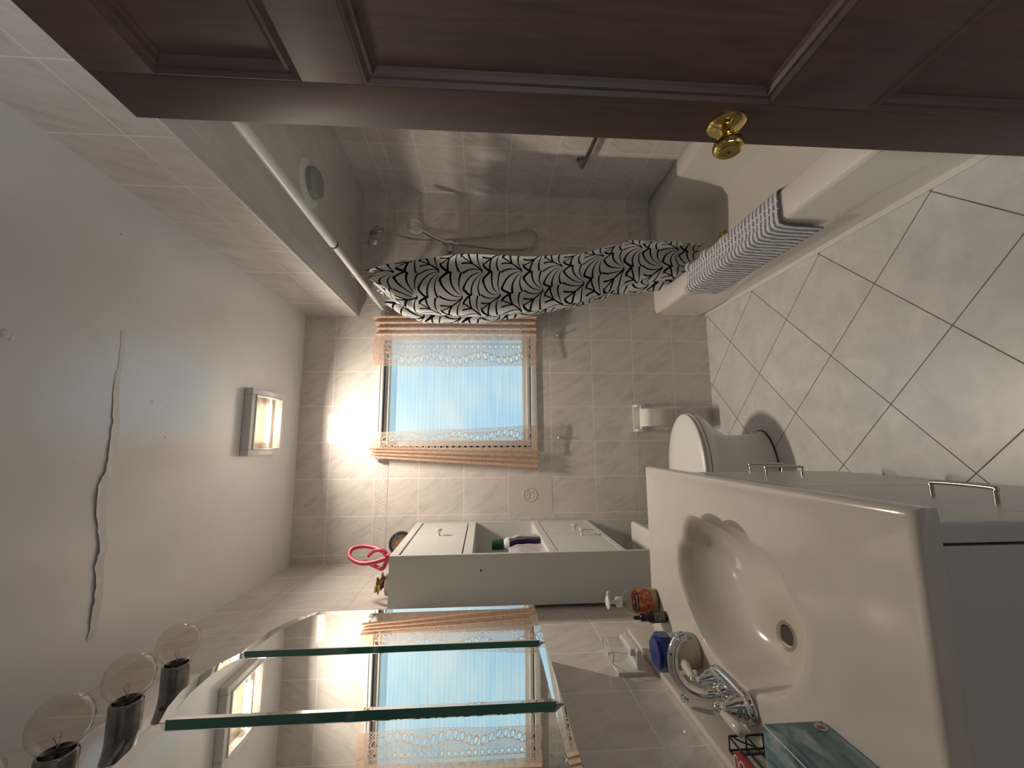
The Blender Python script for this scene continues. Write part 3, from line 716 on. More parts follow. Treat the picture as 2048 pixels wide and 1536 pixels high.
# ------------------------------------------------------------------ TOILET
toi = empty('toilet', (-.15, 1.975, 0), 'white toilet with closed lid between vanity and tub', 'toilet')
TYc = 1.975
def egg(cx, hx_f, hx_b, hy, n=48, pw=2.0):
    o = []
    for k in range(n):
        a = 2*PI*k/n; c_, s_ = math.cos(a), math.sin(a); hx = hx_f if c_ > 0 else hx_b
        r = 1 if c_ > 0 else (abs(c_)**3.2+abs(s_)**3.2)**(-1/3.2)
        o.append((cx+hx*c_*r, hy*s_*(1 if c_ > 0 else r)))
    return o
def loft(rings, capb=True, capt=True):
    n = len(rings[0][0]); vs = []; fs = []
    for (o, z) in rings: vs += [(p[0], TYc+p[1], z) for p in o]
    for i in range(len(rings)-1):
        for k in range(n): fs.append((i*n+k, i*n+(k+1) % n, (i+1)*n+(k+1) % n, (i+1)*n+k))
    if capb: fs.append(tuple(range(n-1, -1, -1)))
    if capt: fs.append(tuple((len(rings)-1)*n+k for k in range(n)))
    return MB().add(vs, fs)
loft([(egg(-.20, .245, .30, .118), 0), (egg(-.20, .245, .30, .118), .012), (egg(-.20, .235, .29, .108), .03), (egg(-.20, .225, .27, .100), .12), (egg(-.20, .225, .26, .102), .19), (egg(-.19, .25, .25, .125), .255), (egg(-.16, .275, .27, .160), .315), (egg(-.15, .280, .27, .178), .350), (egg(-.15, .280, .27, .180), .362)]).build('bowl', M['porcelain'], toi, ang=60)
tag(loft([(egg(-.20, .249, .302, .121), 0), (egg(-.20, .249, .302, .121), .006)]).build('base_stain', M['rust'], toi), 'dark rusty line around the foot')
loft([(egg(-.15, .276, .255, .176), .3645), (egg(-.15, .283, .26, .183), .369), (egg(-.15, .283, .26, .183), .379), (egg(-.15, .278, .255, .178), .383)]).build('seat', M['white_plastic'], toi, ang=50)
loft([(egg(-.15, .274, .255, .176), .3855), (egg(-.15, .280, .26, .182), .389), (egg(-.15, .280, .26, .182), .397), (egg(-.15, .272, .255, .174), .4035), (egg(-.15, .20, .19, .125), .4065), (egg(-.15, .06, .06, .04), .4075)]).build('lid', M['white_plastic'], toi, ang=50)
MB().box(-.415, -.385, TYc-.10, TYc+.10, .365, .412, .006).build('lid_hinge', M['white_plastic'], toi)
MB().box(-.628, -.435, TYc-.215, TYc+.215, .34, .575, .025, seg=4).build('tank', M['porcelain'], toi, ang=60)
MB().box(-.636, -.422, TYc-.225, TYc+.225, .577, .61, .014, seg=4).build('tank_lid', M['porcelain'], toi, ang=60)
MB().box(-.62, -.36, TYc-.12, TYc+.12, .20, .36, .03, seg=3).build('rear_pedestal', M['porcelain'], toi)
# ------------------------------------------------------------------ TOILET ROLL HOLDER
hp = empty('toilet_roll_holder', (.132, D, .50), 'white ceramic toilet roll holder on the back wall', 'toilet roll holder')
b = MB(); b.box(.052, .212, D-.010, D-.0005, .415, .50, .004); b.box(.052, .068, D-.075, D-.008, .455, .50, .005); b.box(.196, .212, D-.075, D-.008, .455, .50, .005)
b.build('ceramic_body', M['porcelain'], hp)
MB().cyl((.068, D-.055, .468), (.196, D-.055, .468), .008, 14).build('roller', M['white_plastic'], hp)
b = MB(); b.lathe([(.016, 0), (.049, 0), (.050, .002), (.050, .100), (.049, .102), (.016, .102), (.016, 0)], (.081, D-.065, .428), (1, 0, 0), 40)
b.grid(lambda u, v: (.084+.097*u, D-.1155-.004*math.sin(v*3), .428-.085*v), 6, 8)
tag(b.build('toilet_roll', M['paper']), 'white toilet paper roll hanging in its holder', 'toilet roll')
# ------------------------------------------------------------------ HOOKS
hk = empty('adhesive_hook', (.021, D, .95), 'clear adhesive hook under the left side of the window', 'hook', 'adhesive hooks below the window')
MB().box(.003, .039, D-.003, D-.0005, .905, .975, .001).build('backplate', M['hook_plate'], hk)
MB().tube(bez([(.021, D-.003, .955), (.021, D-.012, .948), (.021, D-.024, .945), (.021, D-.028, .955)], 6), .0042, 10).build('hook_arm', M['white_plastic'], hk)
dup(hk, (.613, 0, -.002), 'clear adhesive hook under the right side of the window, nearer the shower curtain')
# ------------------------------------------------------------------ OVER-TOILET CABINET
E0, E1 = 1.705, 2.382; EB, EF = -.640, -.443; th = .016
et = empty('bathroom_cabinet', ((EB+EF)/2, (E0+E1)/2, 0), 'tall white over-toilet cabinet against the back corner', 'cabinet')
for (a_, c_) in ((E0, E0+th), (E1-th, E1)):
    MB().box(EB, EF, a_, c_, 0, 1.755, .0015).build('side_panel', M['lam'], et, smooth=False)
MB().box(EB, EF, E0+th, E1-th, 1.722, 1.755, .0015).build('top_panel', M['lam'], et, smooth=False)
for (a_, c_) in ((1.43, 1.468), (1.083, 1.118), (.80, .825)): MB().box(EB, EF-.001, E0+th, E1-th, a_, c_, .0015).build('shelf', M['lam'], et, smooth=False)
MB().box(EB, EB+.006, E0+th, E1-th, .80, 1.74).build('back_panel', M['lam'], et, smooth=False)
ym = (E0+E1)/2
def cdoor(a_, c_, z0_, z1_, ky, kz):
    d_ = MB().box(EF-.018, EF-.003, a_, c_, z0_, z1_, .0015).build('cabinet_door', M['lam'], et, smooth=False)
    if ky: MB().lathe([(.008, 0), (.006, .004), (.005, .014), (.012, .020), (.016, .025), (.015, .031), (.008, .034), (0, .035)], (EF-.003, ky, kz), (1, 0, 0), 20).build('door_knob', M['porcelain_lever'], d_)
cdoor(E0+th+.004, 2.10, 1.474, 1.716, 2.06, 1.60); cdoor(2.103, E1-th-.004, 1.474, 1.716, None, None)
cdoor(E0+th+.004, 2.06, .829, 1.079, 2.012, .915); cdoor(2.063, E1-th-.004, .829, 1.079, 2.115, .93)
MB().lathe([(.0045, 0), (.0045, .0006)], (-.505, E0-.0001, 1.395), (0, -1, 0), 14).build('screw_hole', M['gray_metal'], et)
# things on the cabinet
zc = 1.7555
dsh = empty('round_frame', (-.525, 2.27, zc), 'round dark-rimmed silver dish leaning on the cabinet top', 'dish')
dn = Vector((.25, -.95, -.12)).normalized(); dc = Vector((-.525, 2.26, zc+.062))
MB().lathe([(.046, .012), (.052, .013), (.060, .004), (.062, -.004), (.058, -.012), (0, -.014)], dc, dn, 40, cap=False).build('outer_rim', M['black_plastic'], dsh)
MB().lathe([(.036, .006), (.040, .012), (.047, .0125), (.054, .010)], dc, dn, 40, cap=False).build('silver_ring', M['chrome'], dsh)
MB().lathe([(0, .001), (.020, .002), (.037, .006)], dc, dn, 30).build('inner_disc', plain('brown_relief', (.30, .19, .12), .35, .5, 60, .5), dsh)
pk = empty('pink_hair_band', (-.50, 1.86, zc), 'bright pink looped band standing on the cabinet top', 'hair band')
b = MB(); b.tube(bez([(-.468, 1.78, 1.775), (-.49, 1.80, 1.835), (-.50, 1.83, 1.90), (-.485, 1.87, 1.955), (-.46, 1.90, 1.955), (-.45, 1.90, 1.90), (-.455, 1.86, 1.83), (-.468, 1.79, 1.775)], 10), .0090, 10)
b.tube(bez([(-.468, 1.785, 1.775), (-.445, 1.80, 1.80), (-.450, 1.82, 1.84), (-.475, 1.84, 1.87)], 8), .0075, 8)
b.tube(bez([(-.47, 1.785, 1.775), (-.515, 1.80, 1.80), (-.515, 1.83, 1.835), (-.50, 1.86, 1.89)], 8), .0085, 8)
b.build('loop', M['pink'], pk); MB().box(-.482, -.452, 1.755, 1.80, zc, zc+.028, .006).build('clip', M['pink'], pk)
fl = empty('flower_ornament', (-.58, 1.80, zc), 'small pot of plum, pink and yellow artificial flowers on the cabinet', 'artificial flowers')
MB().lathe([(.026, 0), (.034, .004), (.040, .022), (.036, .026), (0, .026)], (-.58, 1.80, zc), n=20, sy=1.3).build('pot', M['cream'], fl)
random.seed(3)
for k, (mn, nm) in enumerate((('petal_pink', 'pink_blooms'), ('petal_plum', 'plum_blooms'), ('petal_yellow', 'yellow_blooms'), ('leaf', 'leaves'))):
    b = MB()
    for i in range(7):
        base = [(-.565, 1.835), (-.575, 1.80), (-.585, 1.77), (-.58, 1.80)][k]
        c_ = Vector((base[0]+random.uniform(-.018, .018), base[1]+random.uniform(-.028, .028), zc+.030+random.uniform(0, .032)))
        for j in range(5 if k < 3 else 2):
            a_ = j*2*PI/5+i; e_ = c_+Vector((math.cos(a_)*.008, math.sin(a_)*.008, .001)); b.sphere(e_, .0075, 8, 1, 1, .45)
        if k < 3: b.sphere(c_+Vector((0, 0, .002)), .004, 6)
    b.build(nm, M[mn], fl)
zs_ = 1.1185
gc = empty('bottle', (-.51, 2.13, zs_), 'bottle with dark green cap at the back of the open shelf', 'bottle')
MB().lathe([(.030, 0), (.033, .004), (.033, .150), (.024, .168), (.020, .172)], (-.51, 2.13, zs_), n=24).build('bottle_body', M['white_plastic'], gc)
MB().lathe([(.026, .170), (.027, .174), (.0265, .222), (.024, .226), (0, .226)], (-.51, 2.13, zs_), n=18).build('bottle_cap', M['green_cap'], gc)
wp = empty('wipes_packet', (-.483, 2.04, zs_), 'crumpled white and navy packet on the open shelf', 'packet')
def pack(x0, x1, y0, y1, z0, z1, amp, seed, n=10):
    bm = bmesh.new(); bmesh.ops.create_cube(bm, size=1); bmesh.ops.subdivide_edges(bm, edges=bm.edges[:], cuts=n, use_grid_fill=True)
    for v in bm.verts:
        c_ = v.co; q = c_.z+.5; sh = 1-.35*max(0, q-.75)/.25
        p = Vector((c_.x*(x1-x0)*sh, c_.y*(y1-y0), c_.z*(z1-z0))); nn = noise.noise(p*28+Vector((seed, 0, 0)))
        p += Vector((nn*amp, noise.noise(p*25+Vector((0, seed, 0)))*amp, nn*amp*.5*(q > .1)))
        v.co = p+Vector(((x0+x1)/2, (y0+y1)/2, (z0+z1)/2))
    return MB().addbm(bm)
def pack_mat():
    t = NT('packet_print'); p = t.pos(); n = t.noise(t.comb(p[0], p[1], p[2]), 22, 3)
    k = t.math('GREATER_THAN', t.math('ADD', t.math('MULTIPLY', t.math('SUBTRACT', 2.06, p[1]), 18.0), n), .98)
    t.set(Base_Color=t.mix(k, t.ramp(n, [(.3, (.36, .36, .32)), (.7, (.62, .60, .56))]), (.02, .022, .09)), Roughness=.3); return t.m
pack(-.515, -.452, 1.985, 2.075, zs_+.002, zs_+.145, .005, 1).build('packet_bag', pack_mat(), wp)
ts = empty('tissue_pack', (-.49, 1.88, zs_), 'clear plastic-wrapped pale tissue pack on the open shelf nearest the mirror', 'tissue pack')
pack(-.56, -.468, 1.80, 1.955, zs_+.001, zs_+.155, .003, 5).build('wrapped_tissues', plain('wrapped_tissue', (.50, .47, .49), .2, .15, 22, .3), ts)
# ------------------------------------------------------------------ VANITY
VX, VY0, VY1, VZ = -.092, .53, 1.475, .80
va = empty('vanity_cabinet', (-.37, 1.0, 0), 'white vanity cabinet under the shell basin countertop', 'vanity')
cx1 = VX-.022
MB().box(LX+.002, cx1-.032, VY0+.015, VY0+.031, .09, .7655, .001).build('side_panel', M['vanity_paint'], va, smooth=False)
MB().box(LX+.002, cx1-.032, VY1-.026, VY1-.010, .09, .7655, .001).build('side_panel', M['vanity_paint'], va, smooth=False)
MB().box(LX+.002, LX+.010, VY0+.031, VY1-.026, .09, .7655).build('back_panel', M['vanity_paint'], va, smooth=False)
MB().box(LX+.010, cx1-.032, VY0+.031, VY1-.026, .09, .106).build('bottom_panel', M['vanity_paint'], va, smooth=False)
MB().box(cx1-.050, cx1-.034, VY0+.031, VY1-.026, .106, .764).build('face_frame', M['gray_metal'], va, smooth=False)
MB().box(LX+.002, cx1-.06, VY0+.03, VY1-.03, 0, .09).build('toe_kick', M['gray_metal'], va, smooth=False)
def pull(dr, y, za, zb):
    MB().tube(bez([(cx1, y, za), (cx1+.02, y, za), (cx1+.028, y, za+(.006 if zb > za else -.006)), (cx1+.028, y, zb-(.006 if zb > za else -.006)), (cx1+.02, y, zb), (cx1, y, zb)], 6), .0042, 10).build('door_pull', M['nickel'], dr)
def pullh(dr, ya, yb, z):
    MB().tube(bez([(cx1, ya, z), (cx1+.02, ya, z), (cx1+.028, ya+.006, z), (cx1+.028, yb-.006, z), (cx1+.02, yb, z), (cx1, yb, z)], 6), .0042, 10).build('door_pull', M['nickel'], dr)
df_ = MB().box(cx1-.028, cx1, VY0+.013, .982, .10, .536, .003).build('vanity_drawer', M['vanity_paint'], va, smooth=False)
pullh(df_, .685, .79, .478)
MB().box(cx1-.028, cx1, VY0+.013, .982, .5385, .7645, .003).build('false_front', M['vanity_paint'], va, smooth=False)
d_ = MB().box(cx1-.028, cx1, .985, 1.4065, .10, .7645, .003).build('vanity_door', M['vanity_paint'], va, smooth=False); pull(d_, 1.285, .475, .355)
d_ = MB().box(cx1-.028, cx1, 1.4095, VY1-.008, .10, .7645, .003).build('vanity_door', M['vanity_paint'], va, smooth=False); pull(d_, 1.440, .425, .305)
# countertop with shell basin (one polar mesh)
BC = Vector((-.375, 1.005))
basin_pts = [(-.342, 1.256), (-.285, 1.226), (-.229, 1.179), (-.204, 1.107), (-.199, 1.045), (-.193, .969), (-.210, .914), (-.236, .868), (-.258, .825), (-.293, .789), (-.329, .769), (-.377, .762), (-.429, .783), (-.484, .829), (-.529, .892), (-.547, .96), (-.544, 1.036), (-.528, 1.125), (-.476, 1.198), (-.424, 1.244), (-.380, 1.262)]
pol = sorted([(math.atan2(y-BC.y, x-BC.x), math.hypot(x-BC.x, y-BC.y)) for x, y in basin_pts])
pol = [(pol[-1][0]-2*PI, pol[-1][1])]+pol+[(pol[0][0]+2*PI, pol[0][1])]
def r_smooth(a):
    s_ = 0; w_ = 0
    for k in range(-3, 4):
        q = a+k*.06
        if q > PI: q -= 2*PI
        if q < -PI: q += 2*PI
        ww = 1-abs(k)/4.5; s_ += interp(pol, q)*ww; w_ += ww
    return s_/w_
def scall(a):     # scallops on the side away from the tap
    k = max(0, math.cos(a-.02))
    k = min(1, k*1.8)
    return 1+.042*k*(abs(math.sin((a+.03)*5.24))*2-1)
NA = 192
def rect_r(a, x0, x1, y0, y1):
    c_, s_ = math.cos(a), math.sin(a); t1 = 1e9
    if c_ > 1e-9: t1 = min(t1, (x1-BC.x)/c_)
    if c_ < -1e-9: t1 = min(t1, (x0-BC.x)/c_)
    if s_ > 1e-9: t1 = min(t1, (y1-BC.y)/s_)
    if s_ < -1e-9: t1 = min(t1, (y0-BC.y)/s_)
    return t1
corner = [math.atan2(y-BC.y, x-BC.x) for x in (LX+.001, VX) for y in (VY0, VY1)]
angs = sorted([-PI+2*PI*k/NA for k in range(NA)]+corner)
DR = Vector((-.462, .998))
def cring(kind, val):
    out = []
    for a in angs:
        d_ = Vector((math.cos(a), math.sin(a)))
        if kind == 'rect':
            ins, z = val; r = rect_r(a, LX+.001, VX-ins, VY0+ins, VY1-ins); p = BC+d_*r; out.append((p.x, p.y, z))
        elif kind == 'out':
            f, z = val; r0 = r_smooth(a)*scall(a)*1.0; r1 = rect_r(a, LX+.001, VX-.03, VY0+.03, VY1-.03); r = r0+(r1-r0)*f; p = BC+d_*r; out.append((p.x, p.y, z))
        else:
            f, z, rip = val; r0 = r_smooth(a)*(1+(scall(a)-1)*rip); rim = BC+d_*r0; p = DR+(rim-DR)*f; out.append((p.x, p.y, z))
    return out
R = [cring('rect', (.012, VZ-.034)), cring('rect', (.004, VZ-.034)), cring('rect', (0, VZ-.028)), cring('rect', (0, VZ-.008)), cring('rect', (.003, VZ-.001)), cring('rect', (.008, VZ+.002)), cring('rect', (.018, VZ+.0015)), cring('rect', (.026, VZ-.001)),
     cring('out', (.6, VZ-.001)), cring('out', (.10, VZ-.001)), cring('out', (.03, VZ-.0005)), cring('in', (1.0, VZ-.003, 1)), cring('in', (.975, VZ-.012, 1)), cring('in', (.94, VZ-.032, 1)), cring('in', (.88, VZ-.062, .9)), cring('in', (.78, VZ-.092, .7)), cring('in', (.62, VZ-.115, .45)), cring('in', (.42, VZ-.127, .2)), cring('in', (.22, VZ-.1335, .0)), cring('in', (.105, VZ-.138, 0))]
nA = len(angs); vs = [p for r in R for p in r]; fs = []
for i in range(len(R)-1):
    for k in range(nA): fs.append((i*nA+k, i*nA+(k+1) % nA, (i+1)*nA+(k+1) % nA, (i+1)*nA+k))
ct = empty('countertop', (-.37, 1.0, VZ-.034), 'beige cultured marble countertop with scalloped shell basin', 'countertop')
def marble_mat():
    t = NT('cultured_marble_top'); p = t.pos(); n = t.noise(t.comb(p[0], p[1], p[2]), 4, 5, .6, 1.0)
    dx = t.math('SUBTRACT', p[0], DR.x); dy = t.math('SUBTRACT', p[1], DR.y); r = t.math('SQRT', t.math('ADD', t.math('MULTIPLY', dx, dx), t.math('MULTIPLY', dy, dy)))
    stain = t.math('MULTIPLY', t.math('SUBTRACT', 1.0, t.math('DIVIDE', r, .11), clamp=True), t.math('MULTIPLY', n, .9))
    col = t.ramp(n, [(.3, (.62, .575, .525)), (.7, (.69, .645, .595))])
    t.set(Base_Color=t.mix(stain, col, (.30, .20, .09)), Roughness=t.math('ADD', .10, t.math('MULTIPLY', n, .10)), Normal=t.bump(t.noise(t.comb(p[0], p[1], p[2]), 9, 2), .10, .004)); return t.m
MB().add(vs, fs).build('basin_slab', marble_mat(), ct, ang=45)
b = MB(); b.box(LX+.0005, LX+.020, VY0, VY1, VZ-.001, VZ+.092, .004)
b.build('backsplash', M['marble'], ct)
dz = VZ-.138
MB().lathe([(.034, .004), (.032, .008), (.024, .007), (.0215, .002)], (DR.x, DR.y, dz-.003), (.12, 0, 1), 32, cap=False).build('drain_ring', M['nickel'], ct)
MB().lathe([(.0215, .0015), (.0215, -.012), (0, -.012)], (DR.x, DR.y, dz), (.12, 0, 1), n=24, cap=True).build('drain_hole', M['gray_metal'], ct)
# ------------------------------------------------------------------ FAUCET
fa = empty('faucet', (-.585, 1.0, VZ), 'chrome centre-set faucet with porcelain levers', 'faucet')
FX, FYc = -.583, 1.005
def stad(hx, hy, n=40):
    o = []
    for k in range(n):
        a = 2*PI*k/n; c_, s_ = math.cos(a), math.sin(a); o.append((FX+hx*c_, FYc+(hy-hx)*(1 if s_ > 0 else -1)*(1 if abs(s_) > 1e-6 else 0)+hx*s_))
    return o
vs = []; fs = []; rr_ = [(stad(.032, .086), VZ), (stad(.032, .086), VZ+.006), (stad(.029, .083), VZ+.012), (stad(.027, .080), VZ+.014), (stad(.027, .080), VZ+.022), (stad(.024, .077), VZ+.027), (stad(.015, .066), VZ+.028)]
for o_, z_ in rr_: vs += [(x, y, z_) for x, y in o_]
for i in range(len(rr_)-1):
    for k in range(40): fs.append((i*40+k, i*40+(k+1) % 40, (i+1)*40+(k+1) % 40, (i+1)*40+k))
fs += [tuple(range(39, -1, -1)), tuple((len(rr_)-1)*40+k for k in range(40))]
MB().add(vs, fs).build('base_plate', M['chrome'], fa, ang=35)
b = MB(); b.lathe([(.022, .026), (.020, .034), (.015, .040), (.016, .046), (.012, .052)], (FX, FYc, VZ), n=28)
sp = bez([(FX, FYc, VZ+.045), (FX-.002, FYc+.004, VZ+.078), (FX+.012, FYc+.010, VZ+.112), (FX+.045, FYc+.016, VZ+.133), (FX+.085, FYc+.020, VZ+.132), (FX+.110, FYc+.022, VZ+.118)], 8)
b.tube(sp, .012, 18, rr=[.0135-.002*i/(len(sp)-1) for i in range(len(sp))]); b.cyl(sp[-1], Vector(sp[-1])+Vector((.006, .001, -.018)), .0135, 20, bev=.002)
b.build('spout', M['chrome'], fa)
for s_ in (-1, 1):
    yb_ = FYc+s_*.052
    hb = MB().lathe([(.024, .026), (.022, .036), (.014, .048), (.010, .056), (.012, .060), (.014, .068), (.011, .076), (.005, .080), (0, .081)], (FX, yb_, VZ), n=28).build('handle', M['chrome'], fa)
    dd = Vector((-.06 if s_ < 0 else .10, s_*1.0, -.12)).normalized(); o_ = Vector((FX, yb_, VZ+.068))
    MB().lathe([(.006, .010), (.0072, .016), (.0085, .028), (.0105, .048), (.0115, .060), (.010, .069), (.005, .074), (0, .075)], o_, dd, 20).build('porcelain_lever', M['porcelain_lever'], hb)
b = MB(); b.cyl((FX-.034, FYc+.045, VZ), (FX-.036, FYc+.050, VZ+.088), .0025, 8); b.lathe([(.004, 0), (.009, .003), (.010, .009), (.007, .016), (0, .018)], (FX-.036, FYc+.050, VZ+.087), n=16)
b.build('lift_rod', M['chrome'], fa)
# ------------------------------------------------------------------ ITEMS ON THE COUNTER
sb = empty('soap_pump_bottle', (-.535, 1.43, VZ), 'clear hand soap pump bottle with red and yellow label', 'soap bottle')
def body(prof, c, sx, sy, rot, n=40):
    vs = []; fs = []
    for r, h in prof:
        for k in range(n):
            a = 2*PI*k/n; x, y = r*sx*math.cos(a), r*sy*math.sin(a); vs.append((c[0]+x*math.cos(rot)-y*math.sin(rot), c[1]+x*math.sin(rot)+y*math.cos(rot), c[2]+h))
    for i in range(len(prof)-1):
        for k in range(n): fs.append((i*n+k, i*n+(k+1) % n, (i+1)*n+(k+1) % n, (i+1)*n+k))
    if prof[0][0] > 1e-5: fs.append(tuple(range(n-1, -1, -1)))
    if prof[-1][0] > 1e-5: fs.append(tuple((len(prof)-1)*n+k for k in range(n)))
    return MB().add(vs, fs)
rot = math.radians(15); cB = (-.535, 1.43, VZ+.0005)
body([(.036, 0), (.040, .005), (.041, .05), (.0395, .085), (.033, .105), (.020, .118), (.014, .122), (.014, .128)], cB, 1, .62, rot).build('bottle_shell', M['clear_plastic'], sb)
body([(.033, .003), (.037, .006), (.0385, .05), (.037, .070), (.0, .070)], cB, 1, .60, rot).build('liquid_soap', plain('liquid_soap', (.46, .40, .20), .2), sb)
def label_mat():
    t = NT('soap_label'); q = t.uv(); n = t.noise(t.comb(q[0], q[1], 0.0), 6, 3)
    base = t.ramp(t.math('ADD', t.math('MULTIPLY', q[0], .0), n), [(.36, (.55, .42, .08)), (.48, (.48, .12, .05)), (.6, (.40, .035, .045))])
    bl = t.math('MULTIPLY', t.math('LESS_THAN', t.math('ABSOLUTE', t.math('SUBTRACT', q[1], .76)), .075), t.math('LESS_THAN', t.math('ABSOLUTE', t.math('SUBTRACT', q[0], .5)), .32))
    wh = t.math('MULTIPLY', t.math('LESS_THAN', t.math('ABSOLUTE', t.math('SUBTRACT', q[1], .76)), .03), t.math('LESS_THAN', t.math('ABSOLUTE', t.math('SUBTRACT', q[0], .5)), .26))
    t.set(Base_Color=t.mix(wh, t.mix(bl, base, (.015, .015, .02)), (.5, .5, .52)), Roughness=.35); return t.m
def lab(u, v):
    a = -PI/2+(u-.5)*2.3; r = .0418-.0012*max(0, v-.6)/.4*6; wv = math.sqrt(max(0, 1-(2*v-1)**4)); a = -PI/2+(u-.5)*2.4*(.35+.65*wv)
    x, y = r*math.cos(a), r*.62*math.sin(a)*1.02
    return (cB[0]+x*math.cos(rot)-y*math.sin(rot), cB[1]+x*math.sin(rot)+y*math.cos(rot), VZ+.022+.072*v)
MB().grid(lab, 24, 14).build('label', label_mat(), sb, fixn=False)
b = MB(); b.lathe([(.015, .122), (.016, .124), (.016, .138), (.011, .141), (.006, .142), (.005, .160), (.010, .162), (.020, .166), (.021, .170), (.012, .174), (0, .174)], cB, n=24, sx=1); b.box(cB[0]-.004, cB[0]+.034, cB[1]-.006, cB[1]+.006, VZ+.163, VZ+.171, .003)
b.build('pump', M['white_plastic'], sb)
db = empty('dropper_bottle', (-.56, 1.365, VZ), 'small dark dropper bottle with black bulb beside the soap pump', 'bottle')
MB().lathe([(.0155, 0), (.017, .002), (.017, .050), (.012, .060), (.009, .063)], (-.56, 1.365, VZ), n=24).build('bottle_glass', plain('amber_glass', (.022, .010, .010), .12), db)
MB().lathe([(.011, .062), (.0115, .064), (.0115, .080), (.009, .083), (.006, .085), (.006, .100), (.003, .106), (0, .107)], (-.56, 1.365, VZ), n=18).build('dropper_cap', M['black_plastic'], db)
MB().grid(lambda u, v: (-.56+.0173*math.cos(-1.9+u*1.5), 1.365+.0173*math.sin(-1.9+u*1.5), VZ+.010+.034*v), 12, 2).build('label', plain('grey_label', (.13, .13, .125), .5, .5, 150), db)
wt = empty('wipes_canister', (-.567, 1.195, VZ), 'cream canister with royal blue angular lid behind the faucet', 'canister')
cw = (-.575, 1.185, VZ)
MB().lathe([(.041, 0), (.044, .004), (.044, .070), (.042, .074), (.036, .076)], cw, n=40).build('canister_body', M['cream'], wt)
MB().grid(lambda u, v: (cw[0]+.0446*math.cos(-.5+u*1.9), cw[1]+.0446*math.sin(-.5+u*1.9), VZ+.014+.052*v), 20, 4).build('label', plain('blue_print_label', (.28, .38, .46), .4, .45, 70), wt)
hexp = [(cw[0]+.047*math.cos(a)*1.02, cw[1]+.047*math.sin(a)*1.02) for a in [k*PI/4+PI/8 for k in range(8)]]
bm = bmesh.new(); vv = [bm.verts.new((x, y, VZ+.0765)) for x, y in hexp]; f_ = bm.faces.new(vv); e_ = bmesh.ops.extrude_face_region(bm, geom=[f_])
for v in [g for g in e_['geom'] if isinstance(g, bmesh.types.BMVert)]: v.co.z += .038
bmesh.ops.recalc_face_normals(bm, faces=bm.faces[:]); bmesh.ops.bevel(bm, geom=[e for e in bm.edges if abs(e.verts[0].co.z-e.verts[1].co.z) < .001 and e.verts[0].co.z > VZ+.09], offset=.010, segments=2, affect='EDGES')
MB().addbm(bm).build('blue_lid', M['blue_lid'], wt, ang=25)
# ceramic holder on the wall with a clear tray
sd = empty('soap_holder', (LX, 1.30, .95), 'white ceramic soap holder tiled into the wall', 'soap holder')
b = MB(); b.box(LX-.002, LX+.010, 1.225, 1.375, .925, 1.005, .004); b.box(LX+.006, LX+.060, 1.235, 1.355, .930, .948, .008, seg=3); b.box(LX+.040, LX+.060, 1.245, 1.345, .935, .962, .006, seg=3)
b.build('ceramic_body', M['porcelain'], sd)
gt = empty('clear_soap_tray', (LX+.035, 1.30, .965), 'clear oval plastic cup resting in the ceramic holder', 'cup')
def oval(r1, r2, z): return [(LX+.037+r1*math.cos(2*PI*k/32), 1.30+r2*math.sin(2*PI*k/32), z) for k in range(32)]
rg = [oval(.016, .038, .964), oval(.022, .046, .968), oval(.026, .054, .995), oval(.027, .056, 1.012)]
vs = [p for r in rg for p in r]; fs = [(i*32+k, i*32+(k+1) % 32, (i+1)*32+(k+1) % 32, (i+1)*32+k) for i in range(3) for k in range(32)]+[tuple(range(31, -1, -1))]
MB().add(vs, fs).build('cup_wall', M['clear'], gt); MB().tube(oval(.027, .056, 1.012), .0018, 8, True).build('cup_rim', plain('cup_rim', (.60, .59, .50), .2), gt)
# tissue box
tb = empty('tissue_box', (-.50, .70, VZ), 'teal marbled tissue box at the near end of the countertop', 'tissue box')
def teal_mat():
    t = NT('teal_marbled_card'); p = t.pos(); n = t.noise(t.comb(t.math('MULTIPLY', p[0], 30.0), t.math('MULTIPLY', p[1], 11.0), t.math('MULTIPLY', p[2], 34.0)), 1.0, 6, .65, .9); m_ = t.noise(t.obj(), 5, 2)
    t.set(Base_Color=t.ramp(t.math('ADD', t.math('MULTIPLY', n, .75), t.math('MULTIPLY', m_, .25)), [(.34, (.018, .055, .085)), (.45, (.045, .13, .15)), (.54, (.14, .25, .27)), (.66, (.42, .47, .46))]), Roughness=.35); return t.m
Rz = Matrix.Rotation(math.radians(0), 3, 'Z')
tcx, tcy = -.5375, .6375; 
MB().box(tcx-.060, tcx+.060, tcy-.1, tcy+.1, VZ+.0025, VZ+.109, .0015, rot=Rz).build('card_box', teal_mat(), tb)
tag(MB().box(tcx+.0592, tcx+.0606, tcy-.1, tcy+.1, VZ+.1082, VZ+.1096).build('fold_edge', M['paper'], tb, smooth=False), 'pale worn fold along the top edge')
b = MB(); b.lathe([(.010, 0), (.010, .0006)], (tcx+.0602, tcy+.084, VZ+.018), (1, 0, 0), n=24); tag(b.build('round_badge', plain('badge', (.42, .40, .36), .5), tb), 'small pale round badge near the corner')
MB().box(tcx+.0605, tcx+.0612, tcy+.080, tcy+.087, VZ+.014, VZ+.024).build('badge_mark', M['red_tube'], tb)
